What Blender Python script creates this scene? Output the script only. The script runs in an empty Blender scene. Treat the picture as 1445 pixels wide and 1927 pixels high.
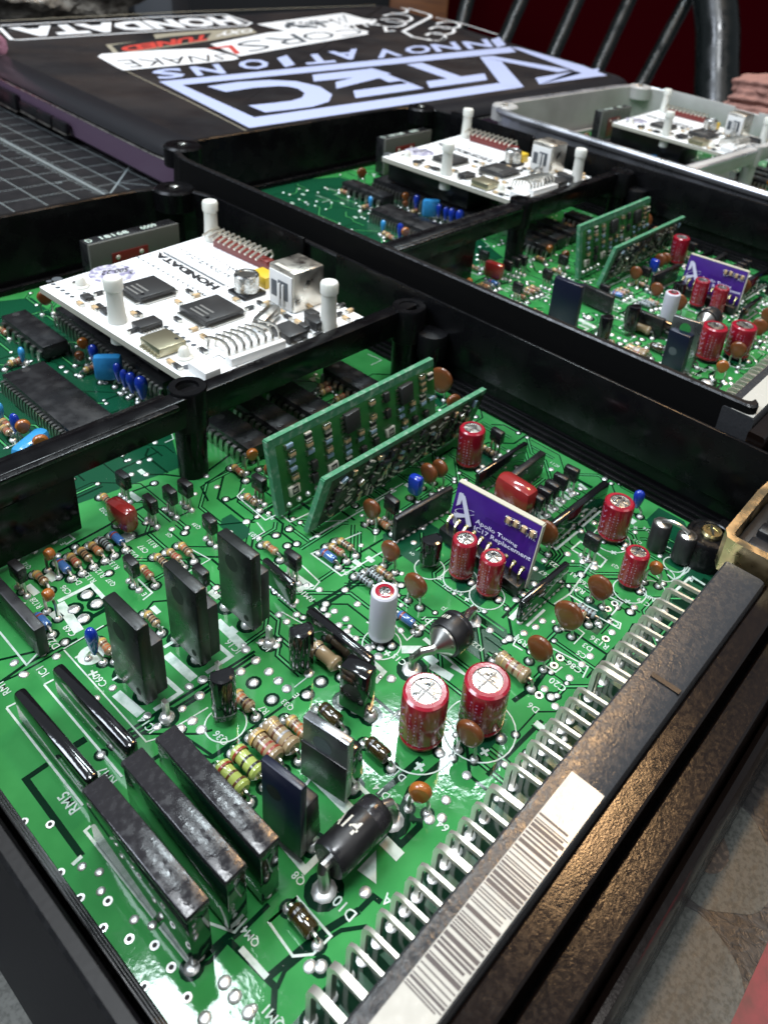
import bpy, bmesh, math, random
from mathutils import Vector, Matrix

random.seed(7)
S = 0.001                      # all sizes below are written in millimetres
SC = bpy.context.scene
COL = SC.collection

# ---------------------------------------------------------------- camera
F, CX, CY, HC = 1525.13537, 857.140287, 694.569196, 105.0
MR = ((0.640714125, -0.761165957, 0.100557429),     # camera right
      (-0.331671110, -0.392517034, -0.857860514),   # camera down
      (0.692444723, 0.516291356, -0.503947955))     # camera forward
cd = bpy.data.cameras.new('camera'); cam = bpy.data.objects.new('camera', cd); COL.objects.link(cam)
R = Matrix(((MR[0][0], -MR[1][0], -MR[2][0]), (MR[0][1], -MR[1][1], -MR[2][1]), (MR[0][2], -MR[1][2], -MR[2][2])))
cam.matrix_world = Matrix.Translation((0, 0, HC*S)) @ R.to_4x4()
cd.sensor_fit = 'VERTICAL'; cd.sensor_height = 36; cd.sensor_width = 27
cd.lens = F/1927*36
cd.shift_x = (722.5-CX)/1927; cd.shift_y = (CY-963.5)/1927
cd.clip_start = 0.005; cd.clip_end = 50
cd.dof.use_dof = True; cd.dof.focus_distance = 0.125; cd.dof.aperture_fstop = 45
SC.camera = cam
SC.render.resolution_x = 767; SC.render.resolution_y = 1024

# ---------------------------------------------------------------- world, lights, exposure
w = bpy.data.worlds.new('World'); SC.world = w; w.use_nodes = True
bgn = w.node_tree.nodes['Background']; bgn.inputs[0].default_value = (0.80, 0.90, 1.0, 1); bgn.inputs[1].default_value = 0.10
SC.view_settings.view_transform = 'Standard'; SC.view_settings.look = 'None'
SC.view_settings.exposure = 1.12; SC.view_settings.gamma = 1.0
SC.view_settings.use_curve_mapping = False

def area(name, loc, target, sx, sy, power, color):
    l = bpy.data.lights.new(name, 'AREA'); l.shape = 'RECTANGLE'; l.size = sx; l.size_y = sy
    l.energy = power; l.color = color
    o = bpy.data.objects.new(name, l); COL.objects.link(o); o.location = loc
    d = Vector(target)-Vector(loc); o.rotation_euler = d.to_track_quat('-Z', 'Y').to_euler()
    return o
TG = (0.07, 0.07, 0)
area('window_light', (0.19, 0.40, 1.0), TG, 0.12, 0.13, 0.9, (0.84, 0.95, 1.0))
area('window_light', (0.60, 0.47, 1.0), TG, 0.27, 0.07, 1.7, (0.82, 0.95, 1.0))
area('ceiling_lamp', (0.735, 0.185, 1.05), TG, 0.09, 0.18, 1.7, (1.0, 0.60, 0.28))
area('room_fill', (-0.55, 0.55, 0.95), (0.1, 0.1, 0), 0.5, 0.5, 7.0, (0.80, 0.88, 1.0))  # soft bluish fill, added for the left sides of the upright parts
area('room_fill', (0.0, 0.05, 1.15), (0.1, 0.1, 0), 0.30, 0.22, 4.6, (0.92, 0.96, 1.0))  # overhead fill added to light the tops, placed outside the board's mirror angles
area('room_fill', (0.30, -0.75, 1.0), (0.15, 0.1, 0), 0.6, 0.4, 0.9, (1.0, 0.95, 0.9))  # weak fill from the viewer's side

# ---------------------------------------------------------------- pixel helpers (photo pixel -> point on a level plane, mm)
def ray(px, py):
    a = (px-CX)/F; b = (py-CY)/F
    return Vector([MR[0][i]*a+MR[1][i]*b+MR[2][i] for i in range(3)])
def at(px, py, z=0.0):
    d = ray(px, py); t = (z-HC)/d[2]
    return Vector((d[0]*t, d[1]*t, z))
def deep(px, py, dist):                               # point at a given distance in front of the camera
    d = ray(px, py)
    return Vector((d[0]*dist, d[1]*dist, HC+d[2]*dist))
def pj(p):
    q = Vector(p)-Vector((0, 0, HC))
    c = [sum(MR[r][i]*q[i] for i in range(3)) for r in range(3)]
    return c[0]/c[2]*F+CX, c[1]/c[2]*F+CY, c[2]
def height(base, top):                                # how tall a thing is from its foot and its top
    b = at(*base); best = (1e9, 0)
    for k in range(0, 500):
        z = k*0.1; e = abs(pj((b[0], b[1], z))[1]-top[1])
        if e < best[0]: best = (e, z)
    return b, best[1]
def rad(p, wpx): return wpx*pj(p)[2]/F/2

# ---------------------------------------------------------------- materials
MAT = {}
def pm(name, col, rough=0.5, metal=0.0, coat=0.0, bump=None, var=None, alpha=1.0, emit=None, rvar=None, trans=0, spec=0.5, sss=0):
    m = bpy.data.materials.new(name); m.use_nodes = True; nt = m.node_tree; n = nt.nodes; L = nt.links
    b = n['Principled BSDF']
    b.inputs['Base Color'].default_value = (*col, 1); b.inputs['Roughness'].default_value = rough
    b.inputs['Metallic'].default_value = metal; b.inputs['Coat Weight'].default_value = coat
    b.inputs['Coat Roughness'].default_value = 0.08
    b.inputs['Specular IOR Level'].default_value = spec
    if trans: b.inputs['Transmission Weight'].default_value = trans
    if sss: b.inputs['Subsurface Weight'].default_value = sss; b.inputs['Subsurface Radius'].default_value = (.004, .004, .004); b.inputs['Subsurface Scale'].default_value = 0.5
    if alpha < 1: b.inputs['Alpha'].default_value = alpha
    if emit: b.inputs['Emission Color'].default_value = (*emit[0], 1); b.inputs['Emission Strength'].default_value = emit[1]
    tc = n.new('ShaderNodeTexCoord')
    def noise(scale, detail=3, stretch=None):
        t = n.new('ShaderNodeTexNoise'); t.inputs['Scale'].default_value = scale; t.inputs['Detail'].default_value = detail
        if stretch:
            mp = n.new('ShaderNodeMapping'); mp.inputs['Scale'].default_value = stretch
            L.new(tc.outputs['Object'], mp.inputs[0]); L.new(mp.outputs[0], t.inputs['Vector'])
        else: L.new(tc.outputs['Object'], t.inputs['Vector'])
        return t
    if var:                                            # (scale, second colour, low, high)
        t = noise(var[0], 5, var[4] if len(var) > 4 else None); r = n.new('ShaderNodeValToRGB')
        r.color_ramp.elements[0].position = var[2]; r.color_ramp.elements[1].position = var[3]
        r.color_ramp.elements[0].color = (*col, 1); r.color_ramp.elements[1].color = (*var[1], 1)
        L.new(t.outputs['Fac'], r.inputs[0]); L.new(r.outputs[0], b.inputs['Base Color'])
    if rvar:                                           # (scale, rough low, rough high)
        t = noise(rvar[0], 4); r = n.new('ShaderNodeMapRange')
        r.inputs['From Min'].default_value = 0.35; r.inputs['From Max'].default_value = 0.65
        r.inputs['To Min'].default_value = rvar[1]; r.inputs['To Max'].default_value = rvar[2]
        L.new(t.outputs['Fac'], r.inputs[0]); L.new(r.outputs[0], b.inputs['Roughness'])
    if bump:                                           # list of (scale, strength, distance in mm, stretch)
        prev = None
        for q in (bump if isinstance(bump, list) else [bump]):
            t = noise(q[0], 3, q[3] if len(q) > 3 else None); bp = n.new('ShaderNodeBump')
            bp.inputs['Strength'].default_value = q[1]; bp.inputs['Distance'].default_value = q[2]*S
            L.new(t.outputs['Fac'], bp.inputs['Height'])
            if prev: L.new(prev.outputs[0], bp.inputs['Normal'])
            prev = bp
        L.new(prev.outputs[0], b.inputs['Normal'])
        if coat: L.new(prev.outputs[0], b.inputs['Coat Normal'])
    MAT[name] = m
    return m

pm('pcb_green', (0.042, 0.250, 0.066), 0.14, var=(110, (0.022, 0.170, 0.042), 0.35, 0.7), rvar=(400, 0.035, 0.08), bump=[(1800, 0.22, 0.03), (300, 0.18, 0.12)], spec=0.45)
pm('pcb_dark', (0.002, 0.018, 0.008), 0.08, bump=(900, 0.15, 0.03), spec=0.3)
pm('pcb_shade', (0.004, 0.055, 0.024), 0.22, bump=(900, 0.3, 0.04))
pm('trace_light', (0.06, 0.30, 0.10), 0.12)
pm('pcb_edge', (0.10, 0.26, 0.12), 0.6)
pm('silk', (0.50, 0.58, 0.52), 0.5, var=(900, (0.28, 0.40, 0.32), 0.45, 0.75))
pm('solder', (0.74, 0.75, 0.73), 0.4, 0.85, bump=(1500, 0.5, 0.08), rvar=(700, 0.28, 0.55))
pm('hole', (0.004, 0.005, 0.005), 0.6)
pm('tin', (0.55, 0.54, 0.50), 0.28, 1.0, bump=(900, 0.3, 0.04))
pm('pin_tin', (0.74, 0.71, 0.62), 0.34, 0.85, bump=(500, 0.3, 0.03), var=(350, (0.60, 0.56, 0.46), 0.5, 0.8))
pm('black_case', (0.0035, 0.0035, 0.004), 0.2, bump=[(900, 0.2, 0.04), (90, 0.15, 0.3)], rvar=(150, 0.14, 0.40), spec=0.22)
pm('black_edge', (0.005, 0.005, 0.0055), 0.20, bump=[(1400, 0.6, 0.05)], rvar=(600, .16, .36), spec=0.38)
pm('case_top', (0.006, 0.005, 0.005), 0.42, bump=(1500, .5, .05), spec=0.28)
pm('case_outer', (0.003, 0.003, 0.003), 0.55, bump=(900, 0.4, 0.05), spec=0.10)
pm('regulator', (0.009, 0.011, 0.010), 0.22, bump=(900, 0.4, 0.05), rvar=(300, 0.2, 0.42))
pm('black_plastic', (0.010, 0.010, 0.011), 0.28, bump=(800, 0.35, 0.06), rvar=(300, 0.2, 0.5))
pm('black_epoxy', (0.006, 0.006, 0.007), 0.12, coat=0.6, bump=(400, 0.35, 0.15))
pm('black_matte', (0.018, 0.018, 0.019), 0.42, bump=(1200, 0.4, 0.05), var=(500, (0.035, 0.035, 0.037), 0.5, 0.8))
pm('module_top', (0.018, 0.017, 0.019), 0.18, bump=[(2600, 0.6, 0.03), (700, 0.3, 0.04)], rvar=(1100, 0.10, 0.34))
pm('module_side', (0.004, 0.016, 0.009), 0.10, coat=0.6, bump=(200, 0.15, 0.1))  # black face with the board's green reflection mixed into its colour
pm('navy_tab', (0.006, 0.008, 0.022), 0.34, bump=(700, 0.3, 0.05))
pm('tab_metal', (0.30, 0.31, 0.32), 0.38, 0.9, bump=(600, 0.4, 0.05), rvar=(200, 0.2, 0.5))
pm('red_sleeve', (0.30, 0.008, 0.022), 0.22, coat=0.5, bump=(500, 0.25, 0.08), var=(250, (0.20, 0.004, 0.014), 0.4, 0.75))
pm('white_sleeve', (0.55, 0.55, 0.60), 0.40, bump=[(220, 0.35, 0.3)], sss=0.1)
pm('print_lilac', (0.42, 0.22, 0.34), 0.4)
pm('can_silver', (0.50, 0.50, 0.48), 0.24, 1.0, bump=[(1300, 1.0, 0.14), (500, 0.8, 0.2)], rvar=(600, 0.12, 0.40))
pm('score', (0.16, 0.16, 0.16), 0.4, 0.8)
pm('brown_disc', (0.15, 0.048, 0.014), 0.28, coat=0.3, bump=(500, 0.3, 0.1), var=(300, (0.10, 0.030, 0.010), 0.4, 0.7))
pm('orange_disc', (0.30, 0.095, 0.016), 0.26, coat=0.4, bump=(500, 0.3, 0.1))
pm('red_film', (0.24, 0.022, 0.020), 0.16, coat=0.8, bump=(250, 0.2, 0.12))
pm('blue_drop', (0.010, 0.035, 0.33), 0.15, coat=0.8, bump=(400, 0.3, 0.1))
pm('sky_blue', (0.035, 0.26, 0.55), 0.24, coat=0.5, bump=(400, 0.4, 0.1), var=(600, (0.02, 0.17, 0.4), 0.5, 0.8))
pm('tan_body', (0.27, 0.20, 0.11), 0.24, coat=0.5, bump=(500, 0.3, 0.08))
pm('grey_body', (0.22, 0.27, 0.27), 0.3, coat=0.4)
pm('lime_body', (0.34, 0.42, 0.10), 0.26, coat=0.6)
pm('glass_blue', (0.05, 0.13, 0.33), 0.08, coat=1.0)
pm('glass_amber', (0.030, 0.022, 0.006), 0.06, coat=1.0)
for nm, c in dict(band_black=(.015, .012, .01), band_brown=(.09, .035, .015), band_red=(.24, .035, .02), band_orange=(.34, .10, .03), band_gold=(.45, .30, .08), band_grey=(.25, .25, .25)).items(): pm(nm, c, 0.3, coat=0.4)
pm('white_pcb', (0.88, 0.90, 0.90), 0.32, var=(500, (0.82, 0.85, 0.85), 0.5, 0.8), rvar=(300, 0.25, 0.45))
pm('white_edge', (0.42, 0.40, 0.33), 0.6)
pm('print_black', (0.02, 0.02, 0.022), 0.5)
pm('print_grey', (0.07, 0.08, 0.09), 0.5)
pm('sticker_holo', (0.34, 0.32, 0.48), 0.35, 0.3, var=(700, (0.75, 0.75, 0.80), 0.45, 0.55))
pm('chip_grey', (0.030, 0.030, 0.030), 0.36, bump=(1200, 0.3, 0.04))
pm('chip_print', (0.16, 0.16, 0.15), 0.5)
pm('nylon', (0.66, 0.66, 0.60), 0.42, sss=0.5, bump=(300, 0.25, 0.12))
pm('usb_metal', (0.66, 0.63, 0.56), 0.30, 1.0, bump=(300, 0.3, 0.15), rvar=(250, 0.2, 0.45))
pm('white_plastic', (0.66, 0.66, 0.64), 0.4)
pm('dark_red', (0.15, 0.018, 0.014), 0.35, bump=(500, 0.3, 0.08))
pm('yellow_plastic', (0.62, 0.42, 0.03), 0.4)
pm('gold_can', (0.42, 0.39, 0.27), 0.34, 0.85, bump=(500, 0.3, 0.06))
pm('gold_clip', (0.80, 0.62, 0.36), 0.26, 1.0, bump=[(300, 0.5, 0.12)], rvar=(200, 0.15, 0.45))
pm('brass', (0.62, 0.55, 0.30), 0.25, 1.0)
pm('socket_black', (0.005, 0.005, 0.006), 0.3)
pm('purple_pcb', (0.045, 0.012, 0.17), 0.28, bump=(900, 0.2, 0.04), var=(300, (0.035, 0.009, 0.13), 0.4, 0.7))
pm('purple_edge', (0.45, 0.43, 0.34), 0.6, bump=(1500, 0.5, 0.1))
pm('purple_print', (0.62, 0.62, 0.74), 0.5)
pm('fr4_light', (0.045, 0.20, 0.10), 0.5, bump=(1500, 0.5, 0.06), var=(900, (0.22, 0.34, 0.25), 0.5, 0.75))
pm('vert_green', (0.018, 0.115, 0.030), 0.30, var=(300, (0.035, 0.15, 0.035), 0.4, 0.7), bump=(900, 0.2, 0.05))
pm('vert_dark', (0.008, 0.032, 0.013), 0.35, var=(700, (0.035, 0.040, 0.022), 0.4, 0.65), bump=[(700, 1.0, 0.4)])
pm('smd_white', (0.60, 0.58, 0.50), 0.4)
pm('smd_blue', (0.24, 0.36, 0.46), 0.3)
pm('smd_tan', (0.50, 0.36, 0.20), 0.4)
pm('conn_grey', (0.034, 0.035, 0.037), 0.24, bump=[(2800, 0.7, 0.05), (1100, 0.6, 0.07)], rvar=(1200, 0.16, 0.36))
pm('conn_side', (0.10, 0.102, 0.104), 0.5, bump=(1200, 0.3, 0.05))
pm('rim_paint', (0.007, 0.004, 0.003), 0.16, bump=[(3600, 0.55, 0.02), (500, .25, .05)], rvar=(1500, 0.10, 0.18))
pm('label_paper', (0.46, 0.44, 0.385), 0.2, bump=[(1200, 0.5, 0.05)], rvar=(900, 0.10, 0.28))
pm('bar_ink', (0.045, 0.035, 0.035), 0.35)
pm('alu', (0.58, 0.59, 0.62), 0.28, 0.9, bump=[(400, 0.3, 0.08)], rvar=(60, 0.22, 0.45))
pm('alu_inner', (0.44, 0.43, 0.41), 0.5, 0.15, bump=[(500, 0.4, 0.1)], var=(40, (0.32, 0.31, 0.29), 0.4, 0.7))
pm('lid_black', (0.012, 0.011, 0.012), 0.40, spec=0.3, bump=(1200, 0.25, 0.03), var=(25, (0.028, 0.022, 0.020), 0.4, 0.7), rvar=(40, 0.35, 0.55))
pm('lid_rim', (0.014, 0.014, 0.016), 0.30, spec=0.4, bump=(500, 0.2, 0.03))
pm('lid_side', (0.20, 0.13, 0.20), 0.35, 0.4)
pm('vinyl', (0.40, 0.45, 0.66), 0.5)
pm('vinyl_white', (0.74, 0.74, 0.74), 0.5)
pm('vinyl_black', (0.012, 0.012, 0.012), 0.5)
pm('vinyl_red', (0.50, 0.05, 0.035), 0.5)
pm('vinyl_edge', (0.30, 0.27, 0.20), 0.5)
pm('mat_black', (0.009, 0.009, 0.010), 0.7, spec=0.15, bump=(1800, 0.6, 0.06), var=(200, (0.016, 0.015, 0.016), 0.4, 0.7))
pm('mat_line', (0.24, 0.28, 0.28), 0.6)
pm('iron_black', (0.004, 0.006, 0.006), 0.2, bump=(60, 0.4, 0.8), rvar=(60, 0.16, 0.4))
pm('wall_red', (0.060, 0.0015, 0.004), 0.9, spec=0.0, bump=(200, 0.3, 0.5))
pm('wood', (0.24, 0.085, 0.022), 0.4, var=(12, (0.10, 0.035, 0.012), 0.35, 0.7, (1, 1, 8)))
pm('dark_stuff', (0.008, 0.008, 0.009), 0.5)
pm('grey_stuff', (0.045, 0.050, 0.058), 0.5)
pm('cloth_pink', (0.30, 0.15, 0.12), 0.9, bump=(120, 0.6, 2.0))
pm('bag', (0.30, 0.28, 0.24), 0.25, bump=(160, 1.0, 3.0), var=(120, (0.08, 0.07, 0.06), 0.4, 0.65))
pm('pink_bag', (0.62, 0.30, 0.42), 0.15, alpha=0.55, bump=(120, 1.0, 3.0))
pm('clear_cover', (0.14, 0.14, 0.125), 0.2, alpha=0.78, bump=(300, 0.3, 0.1))

def stone_material():                                  # printed oilcloth: mottled stone, pale leaves and petals
    m = bpy.data.materials.new('printed_cloth'); m.use_nodes = True; nt = m.node_tree; n = nt.nodes; L = nt.links
    b = n['Principled BSDF']; tc = n.new('ShaderNodeTexCoord')
    def N(sc, det, dist=0, stretch=(1, 1, 1), rot=0):
        mp = n.new('ShaderNodeMapping'); mp.inputs['Scale'].default_value = stretch; mp.inputs['Rotation'].default_value[2] = rot
        t = n.new('ShaderNodeTexNoise'); t.inputs['Scale'].default_value = sc; t.inputs['Detail'].default_value = det; t.inputs['Distortion'].default_value = dist
        L.new(tc.outputs['Object'], mp.inputs[0]); L.new(mp.outputs[0], t.inputs['Vector']); return t
    a = N(1000, 9, 1.0, (1, 0.5, 1), 0.6); r = n.new('ShaderNodeValToRGB')
    e = r.color_ramp.elements; e[0].position = 0.36; e[0].color = (0.010, 0.009, 0.009, 1); e[1].position = 0.66; e[1].color = (0.050, 0.048, 0.046, 1)
    L.new(a.outputs['Fac'], r.inputs[0])
    c = N(45, 5); r2 = n.new('ShaderNodeValToRGB'); e = r2.color_ramp.elements
    e[0].position = 0.40; e[0].color = (1, 1, 1, 1); e[1].position = 0.60; e[1].color = (0.42, 0.30, 0.22, 1)
    L.new(c.outputs['Fac'], r2.inputs[0])
    mx = n.new('ShaderNodeMix'); mx.data_type = 'RGBA'; mx.blend_type = 'MULTIPLY'; mx.inputs[0].default_value = 1
    L.new(r.outputs[0], mx.inputs[6]); L.new(r2.outputs[0], mx.inputs[7]); L.new(mx.outputs[2], b.inputs['Base Color'])
    b.inputs['Roughness'].default_value = 0.33
    bp = n.new('ShaderNodeBump'); bp.inputs['Strength'].default_value = 0.6; bp.inputs['Distance'].default_value = 0.15*S
    L.new(a.outputs['Fac'], bp.inputs['Height']); L.new(bp.outputs[0], b.inputs['Normal'])
    MAT['printed_cloth'] = m
stone_material()
pm('petal', (0.070, 0.072, 0.064), 0.38, var=(1900, (0.035, 0.037, 0.031), 0.42, 0.62), bump=(600, 0.5, 0.1))
pm('petal_dark', (0.045, 0.032, 0.024), 0.4, var=(1300, (0.13, 0.09, 0.06), 0.5, 0.7), bump=(600, 0.5, 0.1))
pm('ribbon_red', (0.17, 0.022, 0.028), 0.4, var=(400, (0.09, 0.02, 0.02), 0.4, 0.7))

# ---------------------------------------------------------------- mesh builder
class MB:
    def __init__(s, *mats): s.v = []; s.f = []; s.m = []; s.mats = list(mats)
    def mi(s, m):
        if m is None: return 0
        if m not in s.mats: s.mats.append(m)
        return s.mats.index(m)
    def add(s, vs, fs, m=None):
        k = len(s.v); s.v += [tuple(p) for p in vs]; i = s.mi(m)
        for f in fs: s.f.append(tuple(k+j for j in f)); s.m.append(i)
    def box(s, c, d, m=None, rz=0, bev=0.0):
        bm = bmesh.new(); bmesh.ops.create_cube(bm, size=1)
        for v in bm.verts: v.co = Vector((v.co.x*d[0], v.co.y*d[1], v.co.z*d[2]))
        if bev > 0: bmesh.ops.bevel(bm, geom=bm.edges[:], offset=min(bev, min(d)*0.49), segments=2, profile=0.5, affect='EDGES')
        M = Matrix.Translation(c) @ Matrix.Rotation(rz, 4, 'Z')
        s.add([M @ v.co for v in bm.verts], [[v.index for v in f.verts] for f in bm.faces], m); bm.free()
    def hexa(s, b, t, m=None, bev=0.0):                # four bottom corners and four top corners
        bm = bmesh.new(); vs = [bm.verts.new(p) for p in list(b)+list(t)]
        for f in ((3, 2, 1, 0), (4, 5, 6, 7), (0, 1, 5, 4), (1, 2, 6, 5), (2, 3, 7, 6), (3, 0, 4, 7)): bm.faces.new([vs[i] for i in f])
        bmesh.ops.recalc_face_normals(bm, faces=bm.faces[:])
        if bev > 0: bmesh.ops.bevel(bm, geom=bm.edges[:], offset=bev, segments=2, profile=0.5, affect='EDGES')
        bm.verts.index_update(); s.add([v.co for v in bm.verts], [[v.index for v in f.verts] for f in bm.faces], m); bm.free()
    def lathe(s, prof, c=(0, 0, 0), m=None, n=24, axis=None):   # prof: (r, z)
        M = Matrix.Translation(c)
        if axis is not None: M = M @ Vector(axis).to_track_quat('Z', 'Y').to_matrix().to_4x4()
        vs = []; fs = []; rings = []
        for r, z in prof:
            if r < 1e-6: rings.append([len(vs)]); vs.append(M @ Vector((0, 0, z)))
            else:
                rings.append(list(range(len(vs), len(vs)+n)))
                vs += [M @ Vector((r*math.cos(2*math.pi*k/n), r*math.sin(2*math.pi*k/n), z)) for k in range(n)]
        for a, b in zip(rings, rings[1:]):
            for k in range(n):
                if len(a) == 1 and len(b) == 1: continue
                if len(a) == 1: fs.append((a[0], b[k], b[(k+1) % n]))
                elif len(b) == 1: fs.append((a[k], a[(k+1) % n], b[0]))
                else: fs.append((a[k], a[(k+1) % n], b[(k+1) % n], b[k]))
        s.add(vs, fs, m)
    def tube(s, pts, r, m=None, n=8, flat=None):       # flat=(w,h): rectangular strip instead of round
        pts = [Vector(p) for p in pts]; vs = []; fs = []; up0 = None
        for i, p in enumerate(pts):
            d = (pts[min(i+1, len(pts)-1)]-pts[max(i-1, 0)]).normalized()
            if up0 is None:
                a = Vector((0, 0, 1)) if abs(d.z) < 0.9 else Vector((1, 0, 0)); x = d.cross(a).normalized()
            else: x = (up0-d*up0.dot(d)).normalized()
            up0 = x; y = d.cross(x)
            rr = r[i] if isinstance(r, (list, tuple)) else r
            if flat:
                for q in ((1, 1), (-1, 1), (-1, -1), (1, -1)): vs.append(p+x*flat[0]/2*q[0]+y*flat[1]/2*q[1])
            else:
                for k in range(n): t = 2*math.pi*k/n; vs.append(p+x*rr*math.cos(t)+y*rr*math.sin(t))
        nn = 4 if flat else n
        for i in range(len(pts)-1):
            for k in range(nn): fs.append((i*nn+k, i*nn+(k+1) % nn, (i+1)*nn+(k+1) % nn, (i+1)*nn+k))
        fs.append(tuple(range(nn-1, -1, -1))); fs.append(tuple((len(pts)-1)*nn+k for k in range(nn)))
        s.add(vs, fs, m)
    def prism(s, poly, z0, z1, m=None, mtop=None):
        n = len(poly); a = sum(poly[i][0]*poly[(i+1) % n][1]-poly[(i+1) % n][0]*poly[i][1] for i in range(n))
        if a < 0: poly = poly[::-1]
        vs = [(p[0], p[1], z0) for p in poly]+[(p[0], p[1], z1) for p in poly]
        s.add(vs, [tuple(range(n-1, -1, -1))]+[(i, (i+1) % n, n+(i+1) % n, n+i) for i in range(n)], m)
        s.add([(p[0], p[1], z1) for p in poly], [tuple(range(n))], mtop or m)
    def sheet(s, poly, z, m=None):
        n = len(poly); a = sum(poly[i][0]*poly[(i+1) % n][1]-poly[(i+1) % n][0]*poly[i][1] for i in range(n))
        if a < 0: poly = poly[::-1]
        s.add([(p[0], p[1], z) for p in poly], [tuple(range(n))], m)
    def line(s, pts, wd, z, m=None, closed=False):     # painted line, mitred
        P = [Vector((p[0], p[1])) for p in pts]
        if closed: P = P+[P[0], P[1]]
        vs = []; fs = []
        for i, p in enumerate(P):
            d0 = (p-P[i-1]).normalized() if i else (P[1]-p).normalized()
            d1 = (P[i+1]-p).normalized() if i < len(P)-1 else d0
            t = (d0+d1); t = t.normalized() if t.length > 1e-6 else d0
            nrm = Vector((-t.y, t.x)); k = wd/2/max(0.4, abs(nrm.dot(Vector((-d0.y, d0.x)))))
            vs += [(p.x+nrm.x*k, p.y+nrm.y*k, z), (p.x-nrm.x*k, p.y-nrm.y*k, z)]
        for i in range(len(P)-1): fs.append((2*i, 2*i+1, 2*i+3, 2*i+2))
        s.add(vs, fs, m)
    def disk(s, c, r, z, m=None, n=14, sx=1, rot=0):
        s.add([(c[0]+r*sx*math.cos(t+0)*math.cos(rot)-r*math.sin(t)*math.sin(rot), c[1]+r*sx*math.cos(t)*math.sin(rot)+r*math.sin(t)*math.cos(rot), z) for t in [2*math.pi*k/n for k in range(n)]], [tuple(range(n))], m)
    def dome(s, c, r, h, z, m=None, n=12):
        s.lathe([(r, z), (r*0.86, z+h*0.5), (r*0.5, z+h*0.88), (0, z+h)], (c[0], c[1], 0), m, n)
    def mesh(s, name, org=(0, 0, 0)):
        me = bpy.data.meshes.new(name); o = Vector(org)
        me.from_pydata([((p[0]-o[0])*S, (p[1]-o[1])*S, (p[2]-o[2])*S) for p in s.v], [], s.f)
        for q in s.mats: me.materials.append(MAT[q])
        for p, i in zip(me.polygons, s.m): p.material_index = i; p.use_smooth = len(p.vertices) <= 8
        bm = bmesh.new(); bm.from_mesh(me)
        for e in bm.edges:
            if len(e.link_faces) == 2:
                try:
                    if e.calc_face_angle() > 0.6: e.smooth = False
                except ValueError: pass
        bm.to_mesh(me); bm.free()
        return me
    def build(s, name, parent=None, org=(0, 0, 0), label=None):
        return link(name, s.mesh(name, org), parent, org, 0, label)

def link(name, me, parent=None, loc=(0, 0, 0), rz=0, label=None):
    o = bpy.data.objects.new(name, me); COL.objects.link(o)
    o.location = Vector(loc)*S; o.rotation_euler = (0, 0, rz)
    if parent: o.parent = parent
    if label: o['label'] = label
    return o
def tag(o, label, cat=None, group=None, kind=None):
    if label: o['label'] = label
    if cat: o['category'] = cat
    if group: o['group'] = group
    if kind: o['kind'] = kind
    return o
def thing(name, loc, rz=0):
    o = bpy.data.objects.new(name, None); COL.objects.link(o); o.empty_display_size = 0.01
    o.location = Vector(loc)*S; o.rotation_euler = (0, 0, rz); return o
def copy_part(o, parent):
    c = o.copy(); COL.objects.link(c); c.parent = parent
    for ch in o.children: copy_part(ch, c)
    return c
    return c

# text as flat polygons, mapped into a quad (bottom-left, bottom-right, top-right, top-left)
_tx = {}
def text2d(body, bold=0.0, space=1.0):
    k = (body, bold, space)
    if k in _tx: return _tx[k]
    cu = bpy.data.curves.new('t', 'FONT'); cu.body = body; cu.offset = bold; cu.space_character = space; cu.resolution_u = 2
    o = bpy.data.objects.new('t', cu); COL.objects.link(o)
    dg = bpy.context.evaluated_depsgraph_get(); dg.update(); me = bpy.data.meshes.new_from_object(o.evaluated_get(dg))
    vs = [(v.co.x, v.co.y) for v in me.vertices]; fs = [tuple(p.vertices) for p in me.polygons]
    bpy.data.objects.remove(o); bpy.data.curves.remove(cu); bpy.data.meshes.remove(me)
    if not vs: vs = [(0, 0), (1, 1)]
    x0 = min(a for a, b in vs); x1 = max(a for a, b in vs); y0 = min(b for a, b in vs); y1 = max(b for a, b in vs)
    vs = [((a-x0)/(x1-x0), (b-y0)/(y1-y0)) for a, b in vs]
    _tx[k] = (vs, fs, (x1-x0)/(y1-y0)); return _tx[k]
def lay_text(mb, body, q, m, bold=0.0, lift=Vector((0, 0, 0)), space=1.0):
    vs, fs, asp = text2d(body, bold, space); q = [Vector(p) for p in q]; out = []
    for a, b in vs: out.append((q[0]*(1-a)+q[1]*a)*(1-b)+(q[3]*(1-a)+q[2]*a)*b+lift)
    # keep faces pointing up / outward
    nr = (q[1]-q[0]).cross(q[3]-q[0])
    f2 = []
    for f in fs:
        p = [out[i] for i in f[:3]]; f2.append(f if (p[1]-p[0]).cross(p[2]-p[0]).dot(nr) >= 0 else f[::-1])
    mb.add(out, f2, m)
def silk_text(mb, body, px, size, z=0.07, m='silk', d=(0, 1), bold=0.01):   # reads along d, centred on px
    size *= .60
    c = at(*px) if len(px) == 2 else Vector(px); asp = text2d(body, bold)[2]; w2 = size*asp/2; h2 = size/2
    dx = Vector((d[0], d[1], 0)).normalized(); dy = Vector((-dx.y, dx.x, 0)); c = Vector((c.x, c.y, z))
    lay_text(mb, body, [c-dx*w2-dy*h2, c+dx*w2-dy*h2, c+dx*w2+dy*h2, c-dx*w2+dy*h2], m, bold)

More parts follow.
